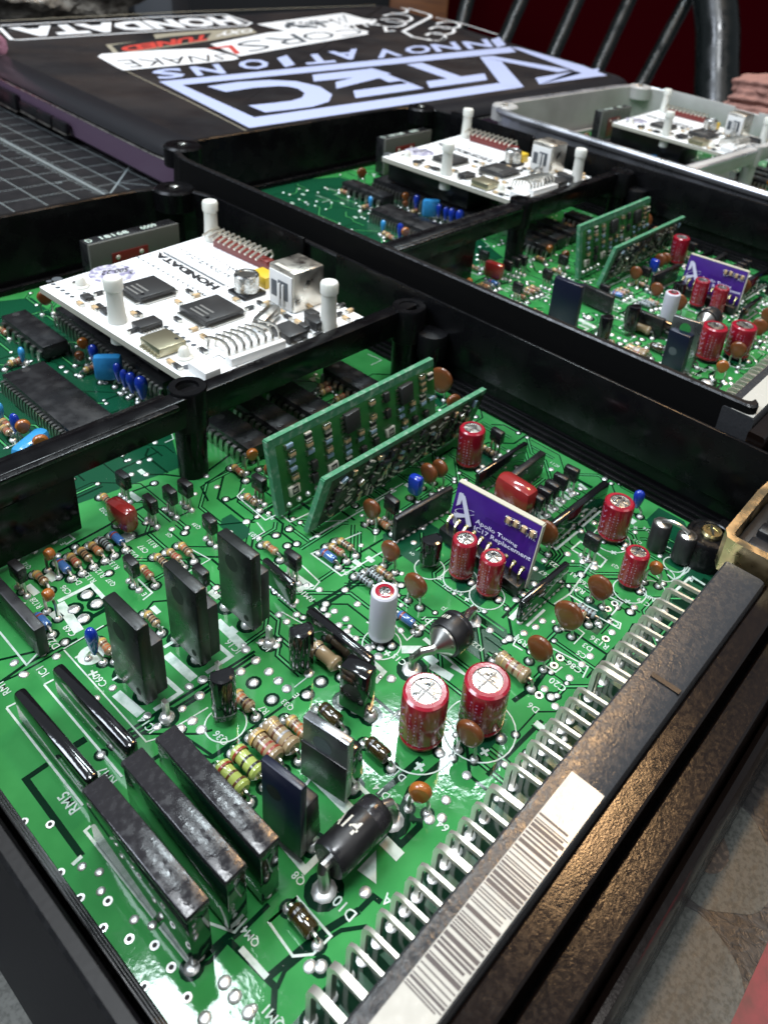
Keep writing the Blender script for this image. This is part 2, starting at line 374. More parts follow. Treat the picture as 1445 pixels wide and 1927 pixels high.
# ================================================================= SETTING
ZT = -14.0
t = MB('printed_cloth')
te1 = at(722, 26, ZT); te2 = at(1195, 172, ZT); tdir = (te2-te1).normalized(); te3 = te2+tdir*900; te0 = te1-tdir*0
tdl = at(60, 52, ZT)-te1; tdl.normalize(); te4 = te1+tdl*1100
t.prism([(-700, -400), (te3.x, -400) if te3.y < -400 else (te3.x, te3.y), (te1.x, te1.y), (te4.x, te4.y), (-700, te4.y)], ZT-25, ZT)
table = t.build('table_top'); tag(table, 'patterned stone look table surface under everything', kind='structure')
pr = MB('petal', 'petal_dark', 'ribbon_red')
def blob(cpx, r, m, z, sx=1.0, rot=0):
    c = at(*cpx, ZT); n = 40; pts = []
    for k in range(n):
        a = 2*math.pi*k/n; rr = r*(1+0.05*math.sin(3*a+1)+0.02*math.sin(7*a)); x = rr*sx*math.cos(a); y = rr*math.sin(a)
        pts.append((c[0]+x*math.cos(rot)-y*math.sin(rot), c[1]+x*math.sin(rot)+y*math.cos(rot)))
    pr.sheet(pts, z, m)
blob((1350, 1600), 8.2, 'petal', ZT+.06, 1.15, 0.4); blob((1322, 1590), 3.7, 'petal_dark', ZT+.12, 1.2, 0.3)
blob((1270, 1850), 9.5, 'petal', ZT+.06, 1.0); blob((40, 1860), 5, 'petal', ZT+.06)
a, b, c, d = [at(*p, ZT) for p in ((1370, 1935), (1445, 1770), (1500, 1740), (1450, 1935))]
pr.sheet([(p[0], p[1]) for p in (a, b, c, d)], ZT+.1, 'ribbon_red')
o = pr.build('printed_motif', table)

# cutting mat
ZM = -12.0
mt = MB('mat_black', 'mat_line')
mt.box((150, 500, ZM-1), (520, 520, 2), 'mat_black', bev=0.3)
us = [at(*p, ZM)[0] for p in ((237.7, 320), (222, 344), (98.6, 346), (97.6, 388), (44.6, 399))]
ur = at(193, 366, ZM)[0]-9
us = [180.2, 167.9, 146.9, 134.5, 122.2, 109.8, 97.5, 85.1]; ur = 157.4
e = 1.6
for u in us: mt.line([(u-0.6, 262), (u+2.5, 640)], 0.30, ZM+.05, 'mat_line')
mt.line([(ur-0.6, 255), (ur+2.5, 640)], 0.75, ZM+.06, 'mat_line')
for k in range(-4, 26):
    v = 322.7+12.35*k; mt.line([(40, v+3), (183, v-1)], 0.26, ZM+.05, 'mat_line')
    for j in range(1, 8):
        vv = v+12.35*j/8; L_ = 3.4 if j == 4 else (2.4 if j % 2 == 0 else 3.0)
        mt.line([(ur-L_, vv+0.1), (ur+L_*0.8, vv-0.1)], 0.26, ZM+.05, 'mat_line')
a = at(207.6, 365, ZM); b = at(250, 305, ZM); mt.line([(a[0], a[1]), (b[0], b[1])], 0.6, ZM+.07, 'mat_line')
a = at(222, 344, ZM); b = at(281, 349, ZM); mt.line([(a[0], a[1]), (b[0], b[1])], 0.4, ZM+.07, 'mat_line')
silk_text(mt, '10', (at(112, 344, ZM)[0], at(112, 344, ZM)[1], 0), 3.2, ZM+.06, 'mat_line', d=(1, -0.03))
tag(mt.build('cutting_mat'), 'black self healing cutting mat with pale grid lines under the laptop', 'cutting mat')

# back of the room
wl = MB('wall_red'); P = [deep(-2500, -700, 2600), deep(4200, -700, 2600)]
dirw = (P[1]-P[0]).normalized(); c0 = deep(857, 0, 2600)
nw = Vector((-dirw.y, dirw.x, 0)).normalized()
q = [c0-dirw*3500, c0+dirw*3500]; zz0, zz1 = -900, 1700
wl.hexa([(q[0].x, q[0].y, zz0), (q[1].x, q[1].y, zz0), (q[1].x+nw.x*60, q[1].y+nw.y*60, zz0), (q[0].x+nw.x*60, q[0].y+nw.y*60, zz0)],
        [(q[0].x, q[0].y, zz1), (q[1].x, q[1].y, zz1), (q[1].x+nw.x*60, q[1].y+nw.y*60, zz1), (q[0].x+nw.x*60, q[0].y+nw.y*60, zz1)])
tag(wl.build('room_wall'), 'dark red room wall behind the chair', kind='structure')
# dark furniture filling the left of the background
def upright_box(name, px0, px1, ytop, dist, depth, mat, label, cat, zbot=-14, bev=4):
    a = deep(px0, ytop, dist); b = deep(px1, ytop, dist); dd = (b-a); dd.z = 0; dd.normalize(); nn = Vector((-dd.y, dd.x, 0))
    if nn.dot(Vector((a.x, a.y, 0))) < 0: nn = -nn
    mb = MB(mat); zt = max(a.z, b.z)
    B = [(a.x, a.y), (b.x, b.y), (b.x+nn.x*depth, b.y+nn.y*depth), (a.x+nn.x*depth, a.y+nn.y*depth)]
    cx = sum(p[0] for p in B)/4; cy = sum(p[1] for p in B)/4
    mb.hexa([(p[0], p[1], zbot) for p in B], [(p[0], p[1], zt) for p in B], mat, bev)
    o = mb.build(name, None, (cx, cy, zbot)); tag(o, label, cat); return o
upright_box('cabinet', -900, 850, -420, 1900, 260, 'dark_stuff', 'black cabinet in the dark corner behind the laptop', 'cabinet', -900)
upright_box('speaker_box', 242, 318, -90, 1120, 90, 'grey_stuff', 'slate grey box standing behind the far edge of the laptop', 'box', -700)
upright_box('wooden_cabinet', 742, 858, -160, 1700, 120, 'wood', 'orange brown wooden cabinet side beside the red wall', 'cabinet', -900)

upright_box('wooden_block', 1402, 1500, 224, 560, 40, 'wood', 'small brown wooden block beside the pink cloth', 'block', ZT, 1)

# spindle back chair
ch = thing('chair', deep(1100, 300, 1000)); ch.location.z = -0.45; org = ch.location/S
def chair_part(mb, name): return mb.build(name, ch, (0, 0, 0))
def rel(p): return Vector(p)-org
DCH = 900
for (x0, x1, y1) in ((880, 870, 38), (981, 953, 65), (1086, 1046, 90), (1184, 1131, 115), (1292, 1214, 145)):
    sl = (x1-x0)/y1; tp = deep(x0-sl*430, -430, DCH*1.02); bt = deep(x0+sl*420, 420, DCH)
    mb = MB('iron_black'); mb.tube([rel(tp), rel(bt)], 8.0, n=12); chair_part(mb, 'spindle')
mb = MB('iron_black'); pts = [rel(deep(x, y, DCH*0.98)) for x, y in ((1340, 420), (1346, 260), (1347, 180), (1350, 60), (1340, -60), (1300, -180), (1200, -300), (1050, -400), (900, -440), (740, -430))]
mb.tube(pts, 24, n=18); chair_part(mb, 'back_hoop')
mb = MB('iron_black'); mb.box(rel(deep(1080, 430, DCH)), (420, 40, 22), rz=-0.65, bev=6); chair_part(mb, 'back_rail')
tag(ch, 'black spindle back chair with a thick curved hoop at the table end', 'chair')

# folded cloth at the right, plastic bags at the left
def lump(name, c, d, mat, label, cat, rz=0, seed=1, amp=0.12, folds=1):
    rnd = random.Random(seed); mb = MB(mat); M = Matrix.Rotation(rz, 4, 'Z')
    for f_ in range(folds):
        bm = bmesh.new(); bmesh.ops.create_icosphere(bm, subdivisions=5 if folds > 1 else 4, radius=1); ph = [rnd.uniform(0, 6) for _ in range(6)]
        for v in bm.verts:
            p = v.co.copy(); k = 1+amp*math.sin(5*p.x+ph[0]+2*p.z)+amp*math.sin(7*p.y+ph[1])+amp*0.8*math.sin(9*p.z+4*p.x+ph[2])+amp*.5*math.sin(17*p.x+11*p.y+ph[3])
            hz = d[2]/folds*1.35
            v.co = Vector((p.x*k*d[0]*(1-.10*f_)+rnd.uniform(-.02, .02), p.y*k*d[1]*(1-.07*f_), max(-0.75, p.z*k)*hz+f_*d[2]*2/folds*.62))
        zb = -0.75*d[2]/folds*1.35
        mb.add([M @ (v.co-Vector((0, 0, zb))) for v in bm.verts], [[v.index for v in f.verts] for f in bm.faces]); bm.free()
    o = link(name, mb.mesh(name), None, c); return tag(o, label, cat)
c = deep(1432, 190, 560); lump('folded_cloth', (c.x, c.y, c.z-22), (19, 26, 26), 'cloth_pink', 'dusty pink crumpled cloth beside the bare metal control unit', 'cloth', 0.3, 3, 0.07, 4)
c = deep(75, 18, 650); lump('parts_bag', (c.x, c.y, ZT), (70, 36, 24), 'bag', 'clear bag of small parts behind the far left corner of the laptop', 'bag', -0.3, 5)
c = at(-6, 190, ZM); lump('plastic_bag', (c.x-14, c.y+6, ZM), (20, 16, 17), 'pink_bag', 'translucent pink plastic bag beside the laptop ports', 'bag', 0, 9)

# ================================================================= LAPTOP
ZL = 10.0
lp = thing('laptop', (0, 0, 0))
near_l = Vector((170.0, 262.0)); near_r = Vector((514, 265)); 
A0 = at(300, 290, ZL); 
c_nl = Vector((183.0, 266.0)); c_nr = Vector((520.0, 262.0))
c_fr = Vector((606.0, 560.0)); c_fl = Vector((222.0, 560.0))
c_fl = Vector((at(-130, 62, ZL)[0], at(-130, 62, ZL)[1])); c_fr = Vector((at(722, 6, ZL)[0], at(722, 6, ZL)[1]))
c_nr = Vector((at(1205, 150, ZL)[0], at(1205, 150, ZL)[1])); c_nl = Vector((at(345, 287, ZL)[0], at(345, 287, ZL)[1]))
lp.location = Vector(((c_nl.x+c_fr.x)/2, (c_nl.y+c_fr.y)/2, ZM))*S; LO = lp.location/S
def lrel(p): return (p[0]-LO[0], p[1]-LO[1], p[2]-LO[2])
def round_poly(P, r, n=7):
    out = []; k = len(P)
    for i in range(k):
        p = Vector(P[i]); a = (Vector(P[i-1])-p).normalized(); b = (Vector(P[(i+1) % k])-p).normalized()
        rr = r[i] if isinstance(r, (list, tuple)) else r
        for j in range(n+1):
            t = j/n; A = p+a*rr; B = p+b*rr; q = A*(1-t)**2+p*2*t*(1-t)+B*t*t; out.append((q.x, q.y))
    return out
def shrink(P, d):
    cx = sum(p[0] for p in P)/len(P); cy = sum(p[1] for p in P)/len(P); out = []
    n = len(P)
    for i in range(n):
        a = Vector(P[i-1]); b = Vector(P[(i+1) % n]); t = (b-a)
        if t.length < 1e-6: out.append(P[i]); continue
        t.normalize(); nn = Vector((-t.y, t.x)); p = Vector(P[i])
        if nn.dot(Vector((cx, cy))-p) < 0: nn = -nn
        q = p+nn*d; out.append((q.x, q.y))
    return out
def rings(mb, levels, m, cap_top=None, cap_bot=True):  # levels: (poly, z)
    n = len(levels[0][0]); vs = []
    for P, z in levels: vs += [(p[0], p[1], z) for p in P]
    fs = []
    for k in range(len(levels)-1):
        for i in range(n): fs.append((k*n+i, k*n+(i+1) % n, (k+1)*n+(i+1) % n, (k+1)*n+i))
    mb.add(vs, fs, m)
    if cap_top: mb.add([(p[0], p[1], levels[-1][1]) for p in levels[-1][0]], [tuple(range(n))], cap_top)
    if cap_bot: mb.add([(p[0], p[1], levels[0][1]) for p in levels[0][0]], [tuple(range(n-1, -1, -1))], m)
LP = [(p.x-LO[0], p.y-LO[1]) for p in (c_nl, c_nr, c_fr, c_fl)]
RP = round_poly(LP, 24)
mb = MB('lid_rim', 'lid_black')
rings(mb, [(shrink(RP, 5), 14.9), (shrink(RP, 1.0), 15.1), (RP, 16.4), (shrink(RP, .6), 18.4), (shrink(RP, 2.2), 20.2), (shrink(RP, 4.6), 21.4), (shrink(RP, 8), 21.9), (shrink(RP, 12), 22.0)], 'lid_rim', 'lid_black')
lid = mb.build('lid', lp)
mb = MB('lid_side'); rings(mb, [(shrink(RP, 12), 0.0), (shrink(RP, 6), 0.6), (shrink(RP, 2.2), 4), (shrink(RP, 0.8), 14.4), (shrink(RP, 3), 14.8)], 'lid_side', 'lid_side')
tr = MB('usb_metal'); P_t = shrink(RP, .9); tr.tube([(p[0], p[1], 14.6) for p in P_t+P_t[:1]], .35, n=6); tr.build('trim_line', lp)
base = mb.build('base', lp, label='purplish metal base of the laptop with ports along its side')
# ports along the left side: direction from near-left corner to far-left corner
e1 = (c_fl-c_nl).normalized(); nrm = Vector((-e1.y, e1.x)); 
if nrm.dot(Vector((0, 0))-c_nl) < 0: nrm = -nrm
def side_at(px, py):                                   # distance along the left side from a pixel
    p = at(px, py, ZM+8); return (Vector((p.x, p.y))-c_nl).dot(e1)
for nm, pa, pb, zz, hh in (('usb_port', (205, 232), (183, 219), 7.5, 5), ('usb_port', (173, 218), (152, 205), 7.5, 5), ('hdmi_port', (146, 207), (117, 189), 7.5, 5), ('network_port', (97, 186), (69, 168), 7.5, 8)):
    s0, s1 = side_at(*pa), side_at(*pb); m_ = (s0+s1)/2; p = c_nl+e1*m_+nrm*(0.35)
    mb = MB('socket_black', 'usb_metal'); ang = math.atan2(e1.y, e1.x)
    mb.box((0, 0, 0), (abs(s1-s0), 2.2, hh), 'socket_black', bev=0.5)
    mb.box((0, -0.9, -hh/2-0.2), (abs(s1-s0), 0.6, 0.5), 'usb_metal'); mb.box((0, .9, -hh/2-0.2), (abs(s1-s0), 0.6, 0.5), 'usb_metal')
    link(nm, mb.mesh(nm), base, lrel((p.x, p.y, ZM+zz)), ang)
s0 = side_at(60, 165); 
for k in range(9):
    p = c_nl+e1*(s0+5+k*3.2)+nrm*(0.1); mb = MB('socket_black'); mb.box((0, 0, 0), (1.7, 2.2, 6), 'socket_black')
    link('vent_slot', mb.mesh('vent_slot'), base, lrel((p.x, p.y, ZM+7.5)), math.atan2(e1.y, e1.x))

# decals on the lid (flat vinyl, real size)
ZD = ZL+0.06
def lpx(px, py, z=ZD): p = at(px, py, ZL); return lrel((p.x, p.y, ZL+(z-ZL)*3))
def dpoly(mb, pts, m, z=ZD): mb.sheet([lpx(*p)[:2] for p in pts], ZL+(z-ZL)*3-LO[2], m)
def dline(mb, pts, wd, m, z=ZD, closed=False): mb.line([lpx(*p)[:2] for p in pts], wd, ZL+(z-ZL)*3-LO[2], m, closed)
def dtext(mb, body, BL, BR, TR, TL, m, bold=0.0, z=ZD, space=1.0): lay_text(mb, body, [lpx(*p, z) for p in (BL, BR, TR, TL)], m, bold, space=space)
k3 = lambda x, y: (300+x*.29066, y*.29066)
k4 = lambda x, y: (680+x*.29066, y*.29066)
k2 = lambda x, y: (x*.24913, y*.24913)
V = MB('vinyl')
# frame around the letters (ends at the diagonal stroke of the V)
def strip(mb, a, b, c, d, m='vinyl', z=ZD): dpoly(mb, [a, b, c, d], m, z)
strip(V, k3(0, 530), k4(960, 305), k4(1000, 338), k3(150, 552))                # upper bar
strip(V, k3(0, 530), k3(150, 552), k3(615, 762), k3(583, 830))                # left bar
strip(V, k3(583, 830), k3(615, 762), k4(880, 540), k4(1050, 565))             # lower bar
strip(V, k4(960, 305), k4(1020, 310), k4(1445, 430), k4(1380, 460))           # right top
strip(V, k4(1380, 460), k4(1540, 445), k4(1500, 500), k4(1150, 548))          # right lower
strip(V, k4(1380, 460), k4(1440, 430), k4(1590, 490), k4(1500, 500), z=ZD+.01)
strip(V, k4(1125, 507), k4(1380, 462), k4(1445, 470), k4(1150, 548))
# V letter
strip(V, k4(765, 370), k4(850, 365), k4(1350, 455), k4(1270, 470), z=ZD+.02)
strip(V, k4(765, 370), k4(905, 400), k4(1050, 565), k4(905, 555), z=ZD+.03)
# T
strip(V, k4(290, 420), k4(390, 408), k4(645, 498), k4(555, 512), z=ZD+.02)
strip(V, k4(420, 530), k4(795, 478), k4(815, 520), k4(440, 572), z=ZD+.03)
# E
strip(V, k3(990, 487), k3(1380, 445), k3(1500, 480), k3(1000, 530), z=ZD+.02)
strip(V, k4(0, 455), k4(60, 445), k4(265, 525), k4(175, 535), z=ZD+.03)
strip(V, k3(1140, 535), k4(90, 468), k4(150, 500), k3(1145, 578), z=ZD+.04)
strip(V, k3(1255, 590), k4(320, 540), k4(405, 575), k3(1270, 638), z=ZD+.02)
strip(V, k4(60, 445), k4(100, 458), k4(405, 575), k4(300, 545), z=ZD+.05)
# C
cpts = [(375, 560), (600, 530), (800, 535), (950, 560), (1030, 610), (1000, 655), (900, 680), (640, 700)]
dline(V, [k3(370, 580), k3(560, 552), k3(740, 540), k3(860, 545), k3(970, 570), k3(1030, 610), k3(1010, 648), k3(920, 675), k3(800, 690), k3(630, 708)], 13.5, 'vinyl', ZD+.02)
# small spaced word
for chh, x, y, fx in (('S', 60, 478, 3), ('N', 315, 455, 3), ('O', 610, 418, 3), ('I', 820, 398, 3), ('T', 1025, 382, 3), ('A', 1210, 356, 3), ('V', 165, 345, 4), ('O', 365, 322, 4), ('N', 545, 305, 4), ('N', 750, 287, 4), ('I', 885, 275, 4)):
    kk = k3 if fx == 3 else k4; s_ = (1.0 if fx == 3 else 0.85); wx = (95 if chh != 'I' else 32)*s_; hy = 33*s_
    dx = 22*s_
    dtext(V, chh, kk(x+wx-dx*1.2, y-hy-6), kk(x-wx-dx*1.2, y-hy+14), kk(x-wx+dx*1.2, y+hy+6), kk(x+wx+dx*1.2, y+hy-10), 'vinyl', 0.03, ZD+.02)
V.build('lettering_decal', lid, label='pale blue VTEC INNOVATIONS lettering in a frame')
# word sticker far left, black with white outline
Hs = MB('vinyl_white')
dline(Hs, [k2(0, 210), k2(90, 300), k2(150, 303), k3(560, 168), k3(597, 150), k3(430, 95), k2(1200, 130), k2(640, 160), k2(0, 195)], 2.2, 'vinyl_white', ZD)
dtext(Hs, 'HONDATA', k3(450, 105), k2(60, 210), k2(160, 285), k3(560, 160), 'vinyl_white', 0.06, ZD+.02, 1.05)
Hs.build('word_sticker', lid, label='black sticker with white HONDATA lettering')
T1 = MB('vinyl_edge'); 
dpoly(T1, [k2(800, 340), k2(870, 415), k3(350, 262), k3(635, 215), k3(590, 182), k3(200, 205), k2(1160, 262), k2(1180, 300)], 'vinyl_edge', ZD)
dpoly(T1, [k2(845, 345), k2(900, 402), k3(300, 262), k3(340, 215), k3(60, 240)], 'vinyl_black', ZD+.02)
dtext(T1, 'TUNED', k3(330, 222), k2(890, 360), k2(950, 398), k3(310, 262), 'vinyl_red', 0.05, ZD+.04)
dtext(T1, 'OXY', k3(600, 188), k3(400, 205), k3(360, 240), k3(610, 210), 'vinyl_white', 0.02, ZD+.04)
T1.build('tuned_sticker', lid, label='small black and red OXY TUNED sticker')
W1 = MB('vinyl_white')
dpoly(W1, [k3(330, 290), k3(520, 368), k3(1345, 225), k3(1350, 205), k3(1180, 172), k3(700, 215)], 'vinyl_white', ZD+.06)
dtext(W1, 'RS', k3(870, 222), k3(480, 285), k3(580, 345), k3(960, 275), 'print_grey', -0.01, ZD+.1)
dtext(W1, 'CO', k3(1290, 190), k3(900, 222), k3(960, 272), k3(1330, 222), 'print_grey', -0.01, ZD+.1)
dpoly(W1, [k3(260, 325), k3(470, 296), k3(525, 350), k3(490, 355), k3(450, 312)], 'vinyl_red', ZD+.1)
W1.build('white_sticker', lid, label='long white sticker with thin grey letters and a red arrow')
W2 = MB('vinyl_white')
dpoly(W2, [k2(740, 435), k2(770, 415), k2(1200, 385), k3(300, 318), k3(500, 372), k3(515, 385), k3(480, 395), k2(940, 540), k2(900, 525)], 'vinyl_white', ZD+.12)
dtext(W2, 'SNAKE', k3(430, 355), k2(880, 465), k2(990, 520), k3(420, 395), 'vinyl_black', -0.01, ZD+.16)
W2.build('white_sticker', lid, label='white sticker with black SNAKE lettering')
W3 = MB('vinyl_white')
dpoly(W3, [k3(630, 158), k3(1190, 85), k3(1410, 145), k3(850, 212)], 'vinyl_white', ZD)
for k in range(46):
    x = random.uniform(800, 1100); y = 158-(x-950)*.06+random.uniform(-22, 22); dpoly(W3, [k3(x, y), k3(x+26, y-3), k3(x+34, y+5), k3(x+8, y+8)], 'print_grey', ZD+.04+k*.001)
dline(W3, [k3(1110, 128), k3(1170, 160), k3(1160, 118), k3(1215, 145), k3(1190, 100)], 1.5, 'print_grey', ZD+.05)
W3.build('white_sticker', lid, label='white sticker covered by a grey pattern of small marks')
L1 = MB('vinyl_white')
def spiral(kk, pts, wd=2.8): dline(L1, [kk(*p) for p in pts], wd, 'vinyl_white', ZD+.03)
def loopy(kk, cx, cy, rx, ry, a0, a1, sk=0.0, n=18): return [(cx+rx*math.cos(a0+(a1-a0)*i/n)+sk*ry*math.sin(a0+(a1-a0)*i/n), cy+ry*math.sin(a0+(a1-a0)*i/n)) for i in range(n+1)]
spiral(k4, [(300, 55), (440, 95), (450, 110), (270, 205), (330, 240), (450, 265), (520, 262), (540, 245)], 3.2)
spiral(k4, loopy(k4, 235, 70, 62, 18, -1.2, 2.4, 0.3)); spiral(k4, loopy(k4, 230, 120, 95, 28, -2.6, 2.6, 0.4)); spiral(k4, loopy(k4, 190, 150, 95, 26, -2.2, 2.9, 0.4))
spiral(k4, loopy(k4, 480, 240, 62, 26, -2.8, 2.6, 0.2)); spiral(k4, loopy(k4, 520, 200, 80, 26, -2.8, 2.6, 0.2)); spiral(k4, loopy(k4, 560, 165, 75, 22, -2.9, 2.4, 0.2)); spiral(k4, [(480, 115), (540, 128), (640, 150), (880, 225)], 2.0)
spiral(k4, [(0, 125), (90, 130), (60, 160), (150, 170), (160, 205), (215, 200)]); spiral(k4, [(-120, 190), (-60, 160), (0, 215), (40, 225)]); spiral(k4, [(-110, 165), (-20, 135), (40, 175)])
L1.build('script_decal', lid, label='looping white script decal near the far corner')
Fm = MB('vinyl_edge'); dline(Fm, [k2(960, 540), k2(1445, 775), k3(590, 862)], 0.6, 'vinyl_edge', ZD); dline(Fm, [k2(0, 160), k2(1400, 90), k3(1400, 36)], 1.6, 'vinyl_edge', ZD)
Fm.build('decal_outline', lid)
tag(lp, 'closed black laptop with many decals on its lid and ports along a purplish side', 'laptop')

# ================================================================= COMPONENT PROTOTYPES (meshes around their own foot)
class Kit:
    """meshes built once, linked many times"""
    def __init__(s): s.c = {}
    def get(s, key, fn):
        if key not in s.c: s.c[key] = fn()
        return s.c[key]
KIT = Kit()

def put(parts, parent, loc, rz=0, label=None):          # parts: [(name, mesh), [children...]]
    root = link(parts[0][0], parts[0][1], parent, loc, rz, label)
    for nm, me in parts[1:]: link(nm, me, root)
    return root

def cap_parts(r, h, kind):
    def fn():
        b = 'red_sleeve' if kind == 'red' else 'white_sleeve'
        mb = MB(b, 'print_lilac')
        zb = 0.9
        mb.lathe([(r*.86, zb), (r*.98, zb+.25), (r*1.0, zb+h*.07), (r*.955, zb+h*.10), (r*1.0, zb+h*.13), (r*1.0, h-.75), (r*.97, h-.25), (r*.86, h), (r*.66, h-.02)], m=b, n=36)
        if kind == 'red':
            for a0, col in ((2.6, 0), (5.4, 1)):       # printed stripe with chevrons and small dashes
                for k in range(5):
                    z0 = h*.2+k*h*.145
                    for sgn in (-1, 1):
                        q = []
                        for (aa, z) in ((0, z0), (.10, z0), (.34, z0+h*.075), (.24, z0+h*.085)):
                            an = a0+sgn*aa*.8; q.append((1.006*r*math.cos(an), 1.006*r*math.sin(an), z))
                        mb.add(q, [(0, 1, 2, 3) if sgn > 0 else (3, 2, 1, 0)], 'print_lilac')
                for j in range(27):
                    an = a0+.55+(j % 3)*.26; z = h*.2+(j//3)*h*.075; dz = random.uniform(.3, .7)*h*.06; da = random.choice([.03, .05, .09])
                    q = [(1.006*r*math.cos(an+x), 1.006*r*math.sin(an+x), z+y) for x, y in ((0, 0), (da, 0), (da, dz), (0, dz))]; mb.add(q, [(0, 1, 2, 3)], 'print_lilac')
        s1 = mb.mesh('electrolytic_capacitor')
        mb = MB('can_silver' if True else 'x', 'score', 'red_sleeve'); rr = r*.66
        if kind == 'white': mb.lathe([(rr*1.12, h-.05), (rr, h+.02), (rr*.62, h+.03)], m='red_sleeve', n=30); rr *= .64
        mb.lathe([(rr, h-.06), (rr*.97, h-.2), (rr*.5, h-.16), (0, h-.14)], m='can_silver', n=30)
        mb.box((0, 0, h-.13), (rr*1.75, .26, .08), 'score'); mb.box((0, 0, h-.128), (.26, rr*1.75, .08), 'score')
        s2 = mb.mesh('vent_cap')
        mb = MB('socket_black'); mb.lathe([(0, 0), (r*.80, 0), (r*.86, .5), (r*.80, 1.1), (0, 1.1)], m='socket_black', n=24); s3 = mb.mesh('rubber_seal')
        return [('electrolytic_capacitor', s1), ('vent_cap', s2), ('rubber_seal', s3)]
    return KIT.get(('cap', round(r, 2), round(h, 1), kind), fn)

def disc_parts(r, zc, mat, thick=1.7, sp=2.6, drop=1.25):   # disc in the y-z plane, leads along y
    def fn():
        mb = MB(mat); n = 28; vs = []; fs = []
        prof = [(0, -.5), (.55, -.5), (.82, -.44), (.95, -.27), (1, 0), (.95, .27), (.82, .44), (.55, .5), (0, .5)]
        R_ = []
        for (q, xx) in prof:
            ring = []
            for k in range(n):
                a = 2*math.pi*k/n; y = r*q*math.cos(a); z = r*q*math.sin(a)
                if z < 0: z *= drop; y *= 1-.22*(abs(z)/(r*drop))
                ring.append(len(vs)); vs.append((xx*thick, y, zc+z))
            R_.append(ring)
        for A, B in zip(R_, R_[1:]):
            for k in range(n): fs.append((A[k], A[(k+1) % n], B[(k+1) % n], B[k]))
        mb.add(vs, fs, mat); a = mb.mesh('disc_capacitor')
        mb = MB('tin')
        for s_ in (-1, 1): mb.tube([(0, s_*sp/2*.75, zc-r*drop*.55), (0, s_*sp/2, zc-r*drop*1.05), (0, s_*sp/2, -.3)], .26, n=6)
        return [('disc_capacitor', a), ('leads', mb.mesh('leads'))]
    return KIT.get(('disc', round(r, 1), round(zc, 1), mat), fn)

def drop_parts(r, h, z0, mat):
    def fn():
        mb = MB(mat); prof = [(0, z0), (r*.35, z0+h*.04), (r*.62, z0+h*.22), (r*.9, z0+h*.5), (r, z0+h*.7), (r*.82, z0+h*.88), (r*.45, z0+h*.97), (0, z0+h)]
        mb.lathe(prof, m=mat, n=20); mb.v = [(p[0]*.72, p[1], p[2]) for p in mb.v]; a = mb.mesh('dipped_capacitor')
        mb = MB('tin')
        for s_ in (-1, 1): mb.tube([(0, s_*.4, z0+h*.12), (0, s_*1.2, z0*.7), (0, s_*1.25, -.3)], .25, n=6)
        return [('dipped_capacitor', a), ('leads', mb.mesh('leads'))]
    return KIT.get(('drop', round(r, 1), round(h, 1), mat), fn)

def film_parts(wy, tx, h, z0, mat, bev=None):
    def fn():
        mb = MB(mat); mb.box((0, 0, z0+h/2), (tx, wy, h), mat, bev=bev or min(tx, wy)*.38); a = mb.mesh('film_capacitor')
        mb = MB('tin')
        for s_ in (-1, 1): mb.tube([(0, s_*wy*.3, z0+.3), (0, s_*wy*.32, -.3)], .28, n=6)
        return [('film_capacitor', a), ('leads', mb.mesh('leads'))]
    return KIT.get(('film', wy, tx, h, mat), fn)

def resistor_parts(body, bands, L=4.4, r=.95, zc=1.25, name='resistor', dog=True):  # axis along y
    def fn():
        mb = MB(body)
        if dog: prof = [(0, -L/2), (r*.7, -L/2), (r*1.02, -L/2+.35), (r*1.05, -L/2+.8), (r*.88, -L/2+1.25), (r*.88, L/2-1.25), (r*1.05, L/2-.8), (r*1.02, L/2-.35), (r*.7, L/2), (0, L/2)]
        else: prof = [(0, -L/2), (r*.85, -L/2), (r, -L/2+.25), (r, L/2-.25), (r*.85, L/2), (0, L/2)]
        mb.lathe(prof, (0, 0, zc), body, 16, axis=(0, 1, 0))
        n = len(bands)
        for i, bcol in enumerate(bands):
            y = -L*.30+i*L*.60/max(1, n-1) if n > 1 else L*.27
            rr = (r*.90 if dog and abs(y) < L/2-1.1 else r*1.06 if dog else r*1.02)
            mb.lathe([(rr*.98, y-.20), (rr, y-.19), (rr, y+.19), (rr*.98, y+.20)], (0, 0, zc), bcol, 16, axis=(0, 1, 0))
        a = mb.mesh(name); mb = MB('tin')
        for s_ in (-1, 1): mb.tube([(0, s_*(L/2-.2), zc), (0, s_*(L/2+.55), zc), (0, s_*(L/2+.85), zc-.3), (0, s_*(L/2+.9), -.3)], .27, n=6)
        return [(name, a), ('leads', mb.mesh('leads'))]
    return KIT.get((name, body, tuple(bands), L, r), fn)

def trans_parts(zt=7.0):                                 # small flat transistor on three legs, wide along y
    def fn():
        mb = MB('black_plastic'); mb.box((0, 0, 4.6), (1.5, 3.2, 3.1), 'black_plastic', bev=.3); a = mb.mesh('transistor')
        mb = MB('tin')
        for k in (-1, 0, 1): mb.tube([(0, k*.95, 3.2), (0, k*1.1, 2), (0, k*1.25, -.3)], .25, flat=(.42, .32))
        return [('transistor', a), ('leads', mb.mesh('leads'))]
    return KIT.get('trans', fn)

